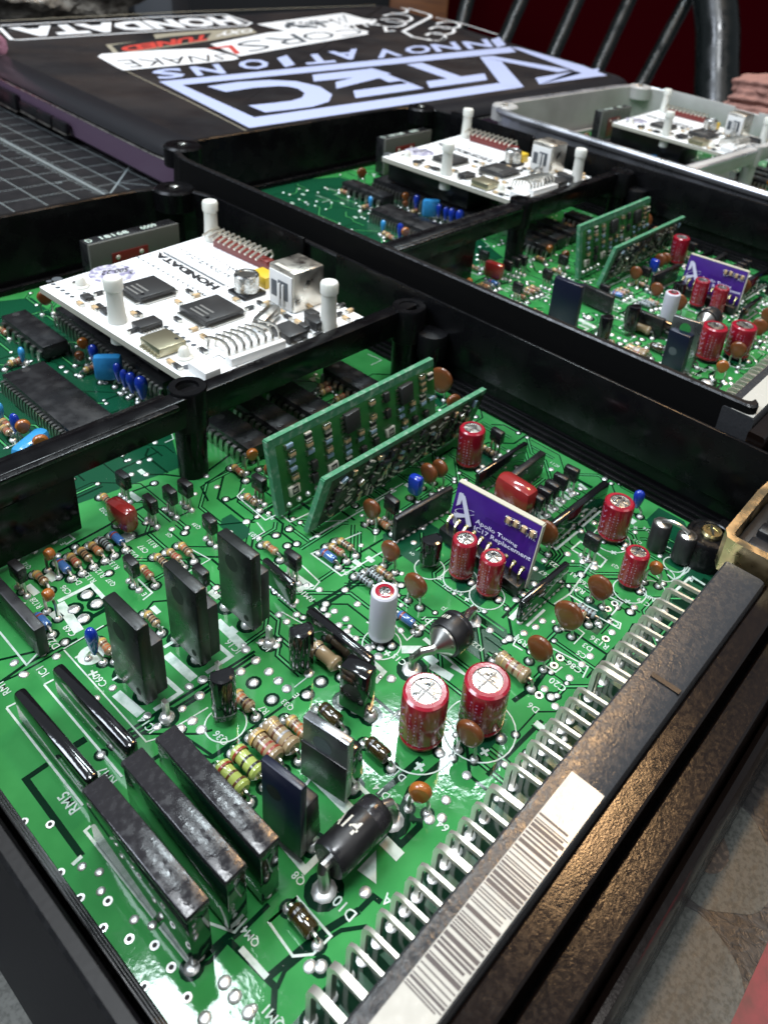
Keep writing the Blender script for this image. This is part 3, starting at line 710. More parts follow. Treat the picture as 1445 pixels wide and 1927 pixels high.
def to92_parts(r, h):
    def fn():
        mb = MB('black_epoxy'); n = 22; P = []
        for k in range(n):
            a = 2*math.pi*k/n; x, y = r*math.cos(a), r*math.sin(a); P.append((x, min(y, r*.55)))
        rings(mb, [(P, 1.6), (P, h-.5), ([(x*.93, y*.93) for x, y in P], h-.1), ([(x*.7, y*.7) for x, y in P], h)], 'black_epoxy', 'black_epoxy')
        a = mb.mesh('power_transistor'); mb = MB('tin')
        for k in (-1, 0, 1): mb.tube([(k*1.2, 0, 2), (k*1.27, 0, -.3)], .3, flat=(.5, .4))
        return [('power_transistor', a), ('leads', mb.mesh('leads'))]
    return KIT.get(('to92', round(r, 1), round(h, 1)), fn)

def dip_parts(L, W, npin, h=3.4, z0=.9, mat='black_plastic', name='chip'):   # long axis along y
    def fn():
        mb = MB(mat); mb.hexa([(-W/2+.3, -L/2+.2, z0), (W/2-.3, -L/2+.2, z0), (W/2-.3, L/2-.2, z0), (-W/2+.3, L/2-.2, z0)],
            [(-W/2+.3, -L/2+.2, z0+h), (W/2-.3, -L/2+.2, z0+h), (W/2-.3, L/2-.2, z0+h), (-W/2+.3, L/2-.2, z0+h)], mat, .18)
        mb.disk((0, L/2-1.6), .9, z0+h+.01, 'chip_grey'); a = mb.mesh(name); mb = MB('tin')
        for i in range(npin):
            y = -L/2+(i+.5)*L/npin
            for s_ in (-1, 1):
                x = s_*(W/2-.3); mb.tube([(x, y, z0+h*.55), (x+s_*.55, y, z0+h*.55), (x+s_*.75, y, z0+h*.35), (x+s_*.78, y, -.2)], .3, flat=(min(1.25, L/npin*.55), .28))
        return [(name, a), ('pins', mb.mesh('pins'))]
    return KIT.get(('dip', round(L, 1), round(W, 1), npin, mat), fn)

# ================================================================= CONTROL UNIT
# local space of every unit = the space of the front unit minus ORG
ORG = Vector((76, 115, ZT))
def loc(p): return Vector(p)-ORG
def ax(px, z=0): return at(px[0], px[1], z)

WIN_TOP = 20.0
UL, UR, VF, VB = 15.6, 137.0, 4.0, 216.0
def case_parts(root, dz, mat, inner, floor_drop=0.0, tabs=True, lshape=True, front=True):
    """die cast frame round the board: walls, ribs, divider, posts"""
    zb = ZT-floor_drop
    mb = MB(mat, inner)
    # inner/outer outlines at the base and at the top
    def outline(x0, x1, y0, y1, r): return round_poly([(x0, y0), (x1, y0), (x1, y1), (x0, y1)], [2, 2, r, r])
    ob = [(p[0], p[1]) for p in outline(8.6, 141.0, 16.0, 220.5, 22)]; ot = outline(10.4, 139.2, 16.0, 218.6, 21)
    it = outline(12.3, 137.4, 17.6, 216.4, 20); ib = outline(15.2, 136.9, 19.0, 213.5, 18)
    n = len(ob)
    def wall(sel, ztop, zbot=zb):
        for i in sel:
            j = (i+1) % n
            f = (ztop-zbot)/(WIN_TOP-zbot)
            def L_(a, b, t): return (a[0]+(b[0]-a[0])*t, a[1]+(b[1]-a[1])*t)
            O0, O1 = L_(ob[i], ot[i], f), L_(ob[j], ot[j], f); I0, I1 = L_(ib[i], it[i], f), L_(ib[j], it[j], f)
            vs = [(*ob[i], zbot), (*ob[j], zbot), (*O1, ztop-.35), (*O0, ztop-.35), (*ib[i], zbot), (*ib[j], zbot), (*I1, ztop-.35), (*I0, ztop-.35)]
            m0 = L_(O0, I0, .2); m1 = L_(O1, I1, .2); m2 = L_(O0, I0, .8); m3 = L_(O1, I1, .8)
            vs += [(*m0, ztop), (*m1, ztop), (*m3, ztop), (*m2, ztop)]
            vs = [loc(v) for v in vs]
            mb.add(vs, [(0, 1, 2, 3)], 'case_outer' if mat == 'black_edge' else mat); mb.add(vs, [(3, 2, 9, 8)], mat); mb.add(vs, [(8, 9, 10, 11)], 'case_top' if mat == 'black_edge' else mat); mb.add(vs, [(7, 6, 5, 4), (11, 10, 6, 7)], inner)
    # segments: outline starts at front-left corner; classify by position
    sides = []
    for i in range(n):
        j = (i+1) % n; a, b = ot[i], ot[j]
        if abs(a[1]-b[1]) < 1e-6 and a[1] < 20: continue              # front opening
        sides.append(i)
    wall(sides, WIN_TOP)
    rr_tube = MB(mat); Pt = [loc((p[0]*.55+q_[0]*.45, p[1]*.55+q_[1]*.45, WIN_TOP-1.1)) for p, q_ in zip(ot, ob)]
    if mat == 'alu': rr_tube.tube(Pt[len(Pt)//2:]+Pt[:1], 1.5, 'alu', n=12); rr_tube.build('rolled_rim', root)
    # ledge ribs along the right wall foot and the other sides
    for k, (dx, zz) in enumerate(((0.0, 2.6), (1.0, 1.8), (2.0, 1.0))):
        mb.box(loc((136.6-dx, 118, zz/2-.5)), (1.0, 186, zz+1), inner, bev=.2)
        mb.box(loc((15.8+dx*.4, 118, zz/2-.9)), (.5, 186, zz*.6+.6), inner, bev=.12)
    mb.box(loc((76, 212.6, 0.6)), (92, 1.6, 2.4), inner, bev=.3)
    mb.box(loc((76, 118, zb+1.2)), (124, 190, 2.4), inner)
    shell = mb.build('case_frame', root)
    # upright sheet tabs standing on the right wall, with the slot between them
    if tabs:
        for v0, v1 in ((157, 198), (22, 144)):
            t_ = MB(inner); t_.box(loc((136.3, (v0+v1)/2, 14.2)), (.9, v1-v0, 14.6), inner, bev=.2); t_.build('side_tab', root)
    # divider bar
    d = MB(inner, mat)
    d.hexa([loc(p) for p in ((13, 113.5, 13.0), (136, 113.5, 13.0), (136, 116.2, 13.0), (13, 116.2, 13.0))], [loc(p) for p in ((13, 113.0, WIN_TOP-.3), (136, 113.0, WIN_TOP-.3), (136, 116.6, WIN_TOP-.3), (13, 116.6, WIN_TOP-.3))], inner, .3)
    d.box(loc((40, 114.9, WIN_TOP-1.0)), (56, 5.8, 1.0), mat, bev=.25)
    if lshape: d.hexa([loc(p) for p in ((13, 113.9, 1.2), (48, 113.9, 1.2), (48, 115.8, 1.2), (13, 115.8, 1.2))], [loc(p) for p in ((13, 113.5, 13.2), (48, 113.5, 13.2), (48, 116.0, 13.2), (13, 116.0, 13.2))], inner, .2)
    d.build('divider_bar', root)
    for (x, y, r, h, nm) in ((72.3, 116.0, 3.5, WIN_TOP+.3, 'screw_post'), (131.0, 113.5, 4.0, WIN_TOP, 'screw_post'), (133.5, 107.5, 3.6, WIN_TOP-5.5, 'support_post')):
        q = MB(inner, 'hole'); z0 = 0
        prof = [(r*.82, z0), (r*.86, h*.55), (r*1.0, h*.57), (r*1.03, h-.4), (r*.98, h)]
        if nm == 'screw_post': prof += [(r*.62, h), (r*.58, h-.6)]
        q.lathe(prof, (0, 0, 0), inner, 28)
        if nm == 'screw_post': q.lathe([(r*.58, h-.6), (r*.5, h-3), (0, h-3)], (0, 0, 0), 'hole', 28)
        else: q.lathe([(r*.98, h), (r*.5, h+.3), (0, h+.4)], (0, 0, 0), inner, 24)
        link(nm, q.mesh(nm), root, loc((x, y, 0)))
    for (x, y) in ((133.0, 212.0), (18.5, 213)):
        q = MB(inner, 'tin'); q.lathe([(6.0, 14), (6.0, WIN_TOP-.2), (5.4, WIN_TOP+.5), (2.6, WIN_TOP+.5), (2.3, WIN_TOP), (0, WIN_TOP)], (0, 0, 0), inner, 24)
        q.lathe([(1.4, WIN_TOP), (1.4, WIN_TOP+.9), (.8, WIN_TOP+1.2), (0, WIN_TOP+1.2)], (0, 0, 0), 'tin', 16)
        link('corner_boss', q.mesh('corner_boss'), root, loc((x, y, 0)))
    return shell

# -------- the main board: copper, gaps, silk print and solder all belong to its one mesh
def k_(ox, oy, s): return lambda x, y: (ox+x*s, oy+y*s)
c6 = k_(0, 850, .33218); c7 = k_(440, 750, .33218); cb1 = k_(0, 1200, .37736); cb2 = k_(340, 1200, .37736); cb4 = k_(0, 1500, .29758)
cr5 = k_(880, 780, .24913); cr6 = k_(960, 1030, .25606); c3p = k_(0, 880, .20761); c4p = k_(460, 860, .20761); c8 = k_(800, 750, .44637)
c3b = k_(700, 1150, .51557); c1p = k_(0, 540, .20761); cd2 = k_(50, 400, .27682); cd3 = k_(380, 430, .23529); c4 = k_(380, 350, .33218); c6p = k_(440, 1250, .23529); cvb = k_(480, 650, .31834); c15 = k_(150, 980, .24913); ccl = k_(1145, 850, .20761)

bd = MB('pcb_green', 'pcb_dark', 'pcb_shade', 'silk', 'solder', 'hole', 'pcb_edge')
bd.prism([(16.0, 19.5), (136.3, 19.5), (136.3, 212), (16.0, 212)], -1.6, 0, 'pcb_edge', 'pcb_green')
_layer = [0]
def zgap(): _layer[0] = (_layer[0]+1) % 40; return 0.012+_layer[0]*0.0008
def zsilk(): _layer[0] = (_layer[0]+1) % 40; return 0.060+_layer[0]*0.0006
def zpad(): _layer[0] = (_layer[0]+1) % 40; return 0.10+_layer[0]*0.0006
def P2(p): q = at(*p); return (q.x, q.y)
def gap(pts, wd=.45): bd.line([P2(p) for p in pts], wd, zgap(), 'pcb_dark')
def gapmm(pts, wd=.4): bd.line(pts, wd, zgap(), 'pcb_dark')
def silk(pts, wd=.22, closed=False): bd.line([P2(p) for p in pts], wd, zsilk(), 'silk', closed)
def pad(x, y, r=.75, dome=.35, ring=True, hole=False):
    if ring: bd.disk((x, y), r*1.55, zgap(), 'pcb_dark', 12)
    if hole:
        bd.disk((x, y), r, zpad(), 'solder', 14); bd.disk((x, y), r*.5, 0.16, 'hole', 10)
    else: bd.dome((x, y), r, dome, 0.05, 'solder', 10)
def padpx(p, r=.75, dome=.35, ring=True, hole=False): q = at(*p); pad(q.x, q.y, r, dome, ring, hole)

# dark areas with no copper (rear half, edges of the front half)
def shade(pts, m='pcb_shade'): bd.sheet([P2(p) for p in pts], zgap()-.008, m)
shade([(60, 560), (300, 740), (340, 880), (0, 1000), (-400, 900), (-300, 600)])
# gap lines traced from the print
for L_ in ([c6(700, 1600), c6(1050, 1380), c6(1445, 1130)], [c6(720, 1620), c6(1080, 1400), c6(1445, 1150)], [c6(740, 1640), c6(1445, 1185)]): gap(L_, .5)
gap([cb1(0, 225), cb1(80, 190), cb1(340, 45), cb1(620, -110)], .35)
gap([cb1(365, 545), cb1(430, 505)], 1.1); gap([cb1(240, 630), cb1(130, 705), cb1(410, 1090)], .8)
gap([cb1(600, 475), cb1(740, 480), cb1(990, 480), cb1(1060, 460)], .35); gap([cb1(640, 520), cb1(800, 420), cb1(990, 300)], .45)
gap([cb1(760, 610), cb1(840, 560)], .6); gap([cb1(980, 580), cb1(1060, 600), cb1(1250, 480)], .4)
gap([cb2(260, 1500), cb2(330, 1440), cb2(440, 1330)], .6); gap([cb2(240, 1510), cb2(430, 1700), cb2(470, 1740), cb2(460, 1927)], .7)
gap([cb2(430, 1700), cb2(620, 1540), cb2(740, 1450), cb2(890, 1360)], .9); gap([cb2(480, 1750), cb2(520, 1660), cb2(640, 1560), cb2(800, 1460), cb2(930, 1440)], .5)
gap([cb2(890, 1360), cb2(960, 1290), cb2(1000, 1320)], .7); gap([cb2(20, 1660), cb2(120, 1590), cb2(300, 1430)], .8)
gap([cb2(1190, 900), cb2(1190, 940), cb2(1100, 1030), cb2(1040, 990)], .9); gap([cb2(980, 790), cb2(1100, 690), cb2(1200, 600)], .9)
gap([cb2(650, 240), cb2(470, 370), cb2(160, 590), cb2(0, 480)], .4)
gap([c7(0, 710), c7(90, 700), c7(180, 640), c7(240, 600)], .4); gap([c7(-20, 575), c7(60, 540)], .5)
gap([c7(420, 1190), c7(560, 1110), c7(830, 950), c7(1000, 860)], .6); gap([c7(460, 1210), c7(660, 1080), c7(900, 930)], .45); gap([c7(655, 1030), c7(655, 1080), c7(480, 1180)], .4)
gap([c7(100, 850), c7(110, 790), c7(170, 760), c7(230, 780)], .4); gap([c7(600, 940), c7(840, 800), c7(940, 760)], .45)
gap([c6(330, 570), c6(520, 470), c6(700, 370), c6(840, 300)], .5); gap([c6(0, 1310), c6(140, 1210), c6(330, 1110), c6(440, 1060)], .5)
gap([c6(230, 710), c6(340, 640), c6(420, 560), c6(560, 560), c6(900, 440)], .7); gap([c6(830, 900), c6(870, 850), c6(1000, 840)], .35)
gap([c6(880, 180), c6(740, 230), c6(640, 260)], .4); gap([c6(1180, 280), c6(1140, 200), c6(1320, 80), c6(1445, 10)], .4); gap([c6(1240, 415), c6(1390, 400), c6(1445, 400)], .4)
gap([c6(660, 110), c6(770, 60), c6(900, 0)], .4); gap([c6(830, 130), c6(940, 130), c6(1090, 150), c6(1180, 110), c6(1300, 20)], .45)
gap([c6(300, 1110), c6(0, 1180)], .4); gap([c6(480, 960), c6(590, 900), c6(640, 860)], .8); gap([c6(430, 900), c6(420, 940)], 1.6)
gap([cb4(990, 740), cb4(1180, 1020)], .6); gap([cb4(1450, 900), cb4(1330, 1040), cb4(1230, 1080)], .5)
for k in range(3): gap([cr6(560+16*k, 960-20*k), cr6(700+16*k, 800-10*k), cr6(860+14*k, 640-10*k), cr6(900+12*k, 560)], .35)
for k in range(4): gap([cr5(420+30*k, 1240-10*k), cr5(560+30*k, 1150), cr5(640+30*k, 1060), cr5(600+30*k, 1000)], .4)
gap([cr6(250, 920), cr6(180, 1020), cr6(20, 1130)], .8); gap([cr6(250, 230), cr6(60, 400), cr6(-60, 520)], .5)
gap([c3b(160, 770), c3b(110, 720), c3b(140, 650), c3b(340, 480)], .9); gap([c3b(420, 600), c3b(520, 500), c3b(620, 400)], .7)
gap([c3b(370, 40), c3b(420, 0)], .6); gap([c3b(215, 135), c3b(380, 130)], .8); gap([c3b(60, 0), c3b(0, -60)], .5)
# automatic fill of fine routing, denser far from the viewer
rnd = random.Random(21)
def blocked(x, y):
    return (x < 60 and y < 105 and not (y > 60 and x > 52))
occ = set()
def cell(x, y): return (int(x/1.1), int(y/1.1))
for k in range(900):
    if k < 430: x = rnd.uniform(52, 134); y = rnd.uniform(24, 110)
    else: x = rnd.uniform(20, 134); y = rnd.uniform(118, 208)
    if blocked(x, y): continue
    a = rnd.choice([0, math.pi/2, math.pi/2, math.pi/2]); pts = [(x, y)]; mine = {cell(x, y)}; ok = cell(x, y) not in occ
    for j in range(rnd.randint(2, 4)):
        if not ok: break
        l_ = rnd.uniform(2, 11); n_ = max(1, int(l_/.6)); bx, by = x, y
        for q in range(n_):
            xx = x+.6*(q+1)*math.cos(a); yy = y+.6*(q+1)*math.sin(a); c_ = cell(xx, yy)
            if (c_ in occ and c_ not in mine) or not (18 < xx < 134.5 and 21.5 < yy < 210): ok = False; break
            mine.add(c_); bx, by = xx, yy
        if abs(bx-x)+abs(by-y) > .5: pts.append((bx, by)); x, y = bx, by
        a += rnd.choice([-1, 1])*math.pi/4
    if len(pts) < 2 or sum(abs(p[0]-q[0])+abs(p[1]-q[1]) for p, q in zip(pts, pts[1:])) < 3: continue
    occ |= mine
    if rnd.random() < .5: gapmm(pts, .85); bd.line(pts, .3, zgap()+.002, 'trace_light')
    else: gapmm(pts, rnd.choice([.26, .34, .45]))
    if rnd.random() < .45: pad(pts[0][0], pts[0][1], rnd.choice([.4, .5, .6]), .2)
    if rnd.random() < .3: pad(pts[-1][0], pts[-1][1], .45, .2)
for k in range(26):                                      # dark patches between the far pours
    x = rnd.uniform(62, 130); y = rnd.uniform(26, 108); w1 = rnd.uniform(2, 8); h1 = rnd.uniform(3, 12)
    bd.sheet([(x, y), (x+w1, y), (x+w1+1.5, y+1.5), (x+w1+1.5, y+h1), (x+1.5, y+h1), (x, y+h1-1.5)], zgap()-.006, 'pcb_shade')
# small silk boxes and unreadable component marks far away
for k in range(90):
    x = rnd.uniform(20, 130); y = rnd.uniform(119, 205) if k < 60 else rnd.uniform(28, 108)
    if blocked(x, y): continue
    if rnd.random() < .45: bd.line([(x, y), (x+rnd.uniform(2, 5), y), (x+3.4, y+rnd.uniform(3, 8))], .2, zsilk(), 'silk')
    else: bd.sheet([(x, y), (x+1.0, y), (x+1.0, y+1.7), (x, y+1.7)], zsilk(), 'silk')
for k in range(260):                                     # dust
    x = rnd.uniform(17, 135); y = rnd.uniform(21, 210); a = rnd.uniform(0, 3); l_ = rnd.uniform(.05, .14); bd.sheet([(x, y), (x+l_*math.cos(a), y+l_*math.sin(a)), (x-.05*math.sin(a), y+.05*math.cos(a))], .2, 'smd_white')
# vias and holes seen in the photograph
for p in [(155, 158), (320, 175), (385, 480), (510, 640), (655, 830), (915, 1200)]: padpx(cb4(*p), .52, ring=False, hole=True)
for p in [(520, 440), (630, 475), (640, 595), (685, 660), (850, 775), (965, 810), (820, 900), (980, 940), (1085, 1080), (1185, 1270), (1420, 1180), (1300, 1420), (1500, 1260), (1600, 1340)]: padpx(cb4(*p), .55, .2, ring=False, hole=p[0] in (685, 820, 980, 1085, 1185, 1420, 1300))
padpx(cb4(1215, 1080), .9, .25)
for p in [(505, 585), (125, 185), (285, 95), (75, 125), (480, 305), (785, 445), (850, 400), (910, 355), (960, 415), (735, 390), (1000, 295), (945, 245), (900, 460), (1005, 460), (325, 25)]: padpx(cb1(*p), .62, .25, ring=p[0] in (505, 900))
for p in [(0, 455), (60, 415), (105, 460), (95, 290), (110, 210), (325, 60), (300, 170), (375, 115), (365, 225), (455, 310), (440, 170), (487, 215), (530, 255), (700, 220), (630, 285), (640, 180), (935, 50), (985, 95), (1050, 205), (920, 1270), (645, 1640), (700, 1640), (560, 1365), (1145, 800), (1240, 905), (340, 1870), (270, 1790), (220, 1720), (120, 1900), (55, 1650)]: padpx(cb2(*p), .78, .3, ring=p[0] in (55, 365, 455, 700, 630))
for p in [(700, 1165), (520, 1165), (570, 1205), (530, 1230), (635, 1250), (595, 1285), (640, 1320), (690, 1360), (630, 1085), (485, 1083), (255, 1225), (355, 1225), (300, 1265), (240, 1400), (130, 1480), (70, 700), (240, 775), (315, 740), (305, 835), (350, 1150), (760, 1420), (815, 1465), (1020, 1320), (945, 1315), (160, 1380)]: padpx(c7(*p), .66, .25, ring=p[0] in (240, 315, 305, 520))
for p in [(205, 165), (850, 45), (875, 180), (830, 130), (790, 60), (745, 130), (1170, 140), (1400, 400), (1280, 270), (1230, 200), (975, 440), (425, 540), (330, 588), (620, 690), (130, 1262), (320, 1160), (370, 1080), (1365, 1245), (1130, 1390), (1070, 1330), (640, 1340), (545, 1400), (80, 1200)]: padpx(c6(*p), .6, .25, ring=p[0] in (875, 620, 425, 370, 1280))
for p in [(495, 810), (420, 895), (550, 862), (475, 945)]: padpx(c6(*p), 1.0, .35)
for p in [(175, 270), (95, 345), (40, 385), (235, 540), (185, 585), (100, 630), (745, 625), (700, 675), (585, 800), (525, 860), (765, 415), (715, 455), (880, 475), (910, 440), (365, 815), (320, 870), (210, 1090), (250, 1040), (300, 1100), (330, 1170), (435, 960), (620, 150), (520, 200), (420, 50), (530, 105)]: padpx(cr6(*p), .68, .22, ring=p[0] in (880, 520, 300), hole=p[0] in (765, 715, 365, 320, 210, 700))
for p in [(505, 1165), (575, 1105), (750, 1055), (865, 1110), (945, 1155), (855, 880), (790, 715), (720, 655), (780, 605), (850, 560), (665, 710), (605, 765), (630, 415), (205, 330), (110, 395), (310, 280), (955, 820), (700, 790), (660, 825)]: padpx(cr5(*p), .66, .25, ring=False)
for p in [(255, 755), (270, 690), (345, 600), (250, 520), (500, 100), (430, 70), (180, 60)]: padpx(c3b(*p), .7, .25, ring=p[0] in (500,))
for k in range(120):                                     # loose joints in the dense areas
    x = rnd.uniform(62, 132); y = rnd.uniform(24, 110) if k < 60 else rnd.uniform(120, 200); bd.dome((x, y), rnd.uniform(.35, .6), .25, .05, 'solder', 8)
# silk print
silk([c6(360, 1120), c6(590, 985)], .2); silk([c6(365, 1125), c6(830, 1645), c6(880, 1630), c6(1180, 1450)], .22)
silk([c6(340, 860), c6(450, 1020)], 1.5); silk([c6(330, 850), c6(520, 755), c6(590, 830)], .7)
silk([c6(660, 1370), c6(800, 1490)], 1.4); silk([c6(945, 1150), c6(1100, 1290)], 1.4); silk([c6(1230, 960), c6(1380, 1105)], 1.4)
silk([c6(920, 1270), c6(1025, 1365), c6(875, 1465)], .7); silk([c6(1240, 1100), c6(1310, 1160), c6(1170, 1255)], .7); silk([c6(930, 1110), c6(1030, 1050)], .6); silk([c6(1190, 790), c6(1240, 830)], 1.1)
silk([cb1(35, 350), cb1(95, 320)], .3); silk([cb1(35, 352), cb1(415, 838)], .3); silk([cb1(222, 235), cb1(610, 695)], .3); silk([cb1(140, 295), cb1(500, 720)], .9); silk([cb1(330, 180), cb1(680, 590)], .9); silk([cb1(222, 235), cb1(270, 210)], .3)
silk([cb4(575, 185), cb4(540, 215), cb4(975, 765)], .35); silk([cb4(1010, 820), cb4(1190, 1040)], .35); silk([cb4(520, 375), cb4(460, 430)], .5)
silk([cb2(300, 1550), cb2(430, 1695)], .7); silk([cb2(130, 1420), cb2(270, 1470), cb2(330, 1400)], .3); silk([cb2(300, 1170), cb2(415, 1300), cb2(480, 1230)], .3)
silk([cb2(580, 1295), cb2(440, 1420), cb2(560, 1590), cb2(660, 1580), cb2(750, 1490)], .3, True)
silk([cb2(640, 660), cb2(860, 880)], 1.6); silk([cb2(650, 700), cb2(620, 740)], .4); silk([cb2(870, 720), cb2(940, 790), cb2(860, 880)], .6)
silk([cb2(470, 980), cb2(620, 1160), cb2(720, 1060), cb2(690, 1030)], .9)
bd.sheet([P2(cb2(*p)) for p in ((880, 1160), (975, 1230), (975, 1060))], zsilk(), 'silk'); silk([cb2(1010, 1010), cb2(1095, 1095)], 1.5)
silk([cb2(1100, 60), cb2(1190, 60), cb2(1272, 130)], 1.5); silk([cb2(1180, 650), cb2(1200, 630)], .5)
silk([c3b(-20, 40), c3b(20, 60), c3b(0, 120)], .3); silk([c3b(215, 200), c3b(290, 245)], 1.4); silk([c3b(290, 200), c3b(350, 240), c3b(190, 100)], .8)
silk([c7(450, 1190), c7(850, 1550), c7(800, 1610)], .8); silk([c7(345, 1000), c7(430, 1060), c7(360, 1085)], 1.0); silk([c7(380, 1080), c7(450, 1080), c7(485, 1040), c7(385, 945)], .25)
silk([c7(720, 760), c7(440, 880), c7(610, 1005), c7(840, 870)], .3); silk([c7(20, 555), c7(60, 510)], .25); silk([c7(20, 555), c7(180, 690), c7(240, 660)], .25); silk([c7(255, 650), c7(320, 700), c7(450, 640)], .3)
silk([c7(480, 700), c7(640, 690)], .2); silk([c7(560, 730), c7(920, 520)], .3); silk([c7(430, 800), c7(600, 700)], .35); silk([c7(690, 640), c7(960, 480)], .25); silk([c7(910, 1280), c7(980, 1370), c7(1130, 1250)], .25)
silk([cr6(590, 120), cr6(440, 340), cr6(320, 420)], .3); silk([cr6(430, 350), cr6(560, 430), cr6(640, 470)], .3); silk([cr6(700, 350), cr6(820, 410), cr6(740, 500)], .3); silk([cr6(640, 510), cr6(800, 600), cr6(810, 560), cr6(730, 520)], .25)
silk([cr6(60, 640), cr6(20, 720), cr6(90, 760)], .25); silk([cr6(300, 740), cr6(570, 880), cr6(530, 960)], .25); silk([cr6(380, 880), cr6(330, 920), cr6(240, 860)], .25); silk([cr6(1320, 220), cr6(1200, 330)], .5)
silk([cr6(1330, 130), cr6(1300, 180), cr6(1200, 240), cr6(1150, 200)], .3); silk([cr6(1445, 170), cr6(1330, 110)], .3); silk([cr6(0, 530), cr6(90, 440)], 1.0); silk([cr6(120, 580), cr6(250, 460)], .5)
silk([cr5(620, 980), cr5(665, 1020), cr5(830, 885)], .5); silk([cr5(860, 850), cr5(1000, 730)], .5); silk([cr5(780, 1020), cr5(850, 960), cr5(1045, 1100), cr5(1000, 1155), cr5(780, 1020)], .35)
for x, y in ((530, 760), (590, 700), (650, 650), (710, 600), (760, 555), (840, 525)): silk([cr5(x, y), cr5(x+55, y+45)], .8)
for x, y in ((1010, 800), (1210, 790)): silk([cr5(x, y), cr5(x+50, y+30)], 1.6)
silk([c15(550, 650), c15(600, 700)], .9); silk([c15(440, 440), c15(550, 545), c15(480, 600)], .3)
silk([c3p(1500-20, 1440), c3p(1440, 1500)], .3); silk([c3p(0, 1490), c3p(245, 1790), c3p(390, 1640)], .3); silk([c3p(250, 1070), c3p(340, 1150)], 1.1); silk([c3p(490, 530), c3p(600, 630)], 1.2); silk([c3p(1170, 230), c3p(1270, 300)], 1.2); silk([c3p(350, 540), c3p(370, 590), c3p(490, 685)], .3); silk([c3p(560, 560), c3p(680, 650), c3p(600, 700)], .3); silk([c3p(70, 1080), c3p(180, 1230), c3p(240, 1230)], .3)
for x, y, ww in ((440, 960, 1.5), (1120, 600, 1.8), (480, 1310, 1.4)): silk([c3p(x, y), c3p(x+70, y+60)], ww)
silk([ccl(560, 1180), ccl(640, 1140), ccl(720, 1040), ccl(960, 1110)], .3); silk([ccl(740, 1180), ccl(760, 1140), ccl(870, 1210)], .5); silk([ccl(500, 850), ccl(560, 880)], .3)
q = at(172, 1233); bd.disk((q.x, q.y), 1.9, zsilk(), 'silk', 20)
for p, r in ((ccl(590, 1025), 2.0), (ccl(510, 1120), 1.7), (ccl(400, 1250), 2.2), ((790, 1392), 5.4), ((902, 1372), 5.4), ((1150, 1016), 3.6), ((1184, 1112), 3.0), ((866, 1090), 3.1), ((916, 1122), 3.1), ((718, 1212), 3.1), ((425, 1363), 2.9), ((808, 1070), 2.7)):
    q = at(*p); n_ = 28; bd.line([(q.x+r*math.cos(2*math.pi*k/n_), q.y+r*math.sin(2*math.pi*k/n_)) for k in range(n_)], .22, zsilk(), 'silk', True)
for body, p, sz in [('RM5', cb1(345, 825), 2.3), ('RM7', cb1(535, 690), 2.0), ('IC14', cb1(735, 435), 2.0), ('RM1', cb1(20, 255), 1.8), ('IC1', cb1(215, 170), 1.9), ('C60', cb1(500, 215), 1.9), ('D22', c3p(480, 1590), 1.9), ('C68', c3p(635, 1480), 1.9), ('C96', c3p(600, 1110), 1.7), ('D4', c3p(705, 1035), 1.6), ('R133', c3p(815, 1000), 1.7), ('R129', c3p(905, 950), 1.7), ('R132', c3p(1030, 880), 1.6), ('D23', c3p(1205, 785), 1.7), ('C97', c3p(1300, 740), 1.7), ('R131', c3p(1385, 690), 1.6), ('Q30', c3p(580, 535), 1.6), ('R202', c3p(950, 400), 1.5), ('Q37', c3p(1010, 1040), 1.6), ('R128', c3p(330, 1230), 1.6), ('RM1', c3p(225, 1300), 1.5), ('Q12', c3p(250, 890), 1.5), ('E', c3p(575, 690), 1.5), ('E', c3p(1310, 1150), 1.4), ('IC16', c15(1160, 950), 2.0), ('IC15', c15(1390, 940), 1.8), ('R81', c15(915, 360), 1.5), ('R203', c15(1325, 120), 1.7), ('Q39', c15(885, 40), 1.6), ('Q5', c15(680, 110), 1.5), ('Q36', c15(1070, 1640), 2.1), ('R7', c15(1390, 1430), 1.7), ('Q33', cb2(535, 335), 1.8), ('E', cb2(575, 290), 1.6), ('E', cb2(600, 800), 1.7), ('D12', cb2(1080, 680), 1.8), ('D14', cb2(1000, 770), 1.8), ('D10', cb2(815, 1350), 2.3), ('Q8', cb2(590, 1200), 2.0), ('QM4', cb2(350, 1490), 1.8), ('RM10', c7(410, 1115), 1.8), ('Q10', c7(235, 945), 1.4), ('R101', c7(205, 670), 1.3), ('R3', c7(705, 940), 1.4), ('R8', c7(675, 960), 1.3), ('D4', c7(630, 985), 1.4), ('D1', c7(1090, 1255), 1.5), ('C15', c7(935, 1480), 1.9), ('C21', c7(1210, 1075), 1.5), ('C24', c7(1370, 1190), 1.5), ('R24', c7(1270, 1100), 1.3), ('J2', c7(1190, 1190), 1.7), ('Q4', c7(1010, 880), 1.2), ('R98', cr6(75, 690), 2.0), ('C20', cr6(345, 1010), 2.1), ('C86', cr6(465, 880), 2.0), ('C5', cr6(520, 790), 1.8), ('D3', cr6(565, 735), 1.8), ('R136', cr6(650, 700), 2.0), ('C2', cr6(760, 555), 1.8), ('R85', cr6(500, 310), 1.9), ('C65', cr6(545, 270), 1.8), ('C67', cr6(255, 200), 1.8), ('C22', cr6(330, 135), 1.8), ('C19', cr6(975, 405), 1.7), ('NF1', cr6(1020, 370), 1.6), ('Q3', cr6(770, 140), 1.6), ('R1', cr6(465, 205), 1.6), ('D6', cr6(165, 1180), 1.9), ('C16', cr5(1355, 875), 1.5), ('C17', cr5(1280, 960), 1.3), ('IC11', cr5(655, 380), 1.5), ('A', cb2(1030, 1310), 2.2), ('64', (833, 1555), 2.0), ('R22', c3b(385, 130), 1.6), ('QM1', cb2(470, 1900), 2.2)]:
    silk_text(bd, body, p, sz, zsilk())
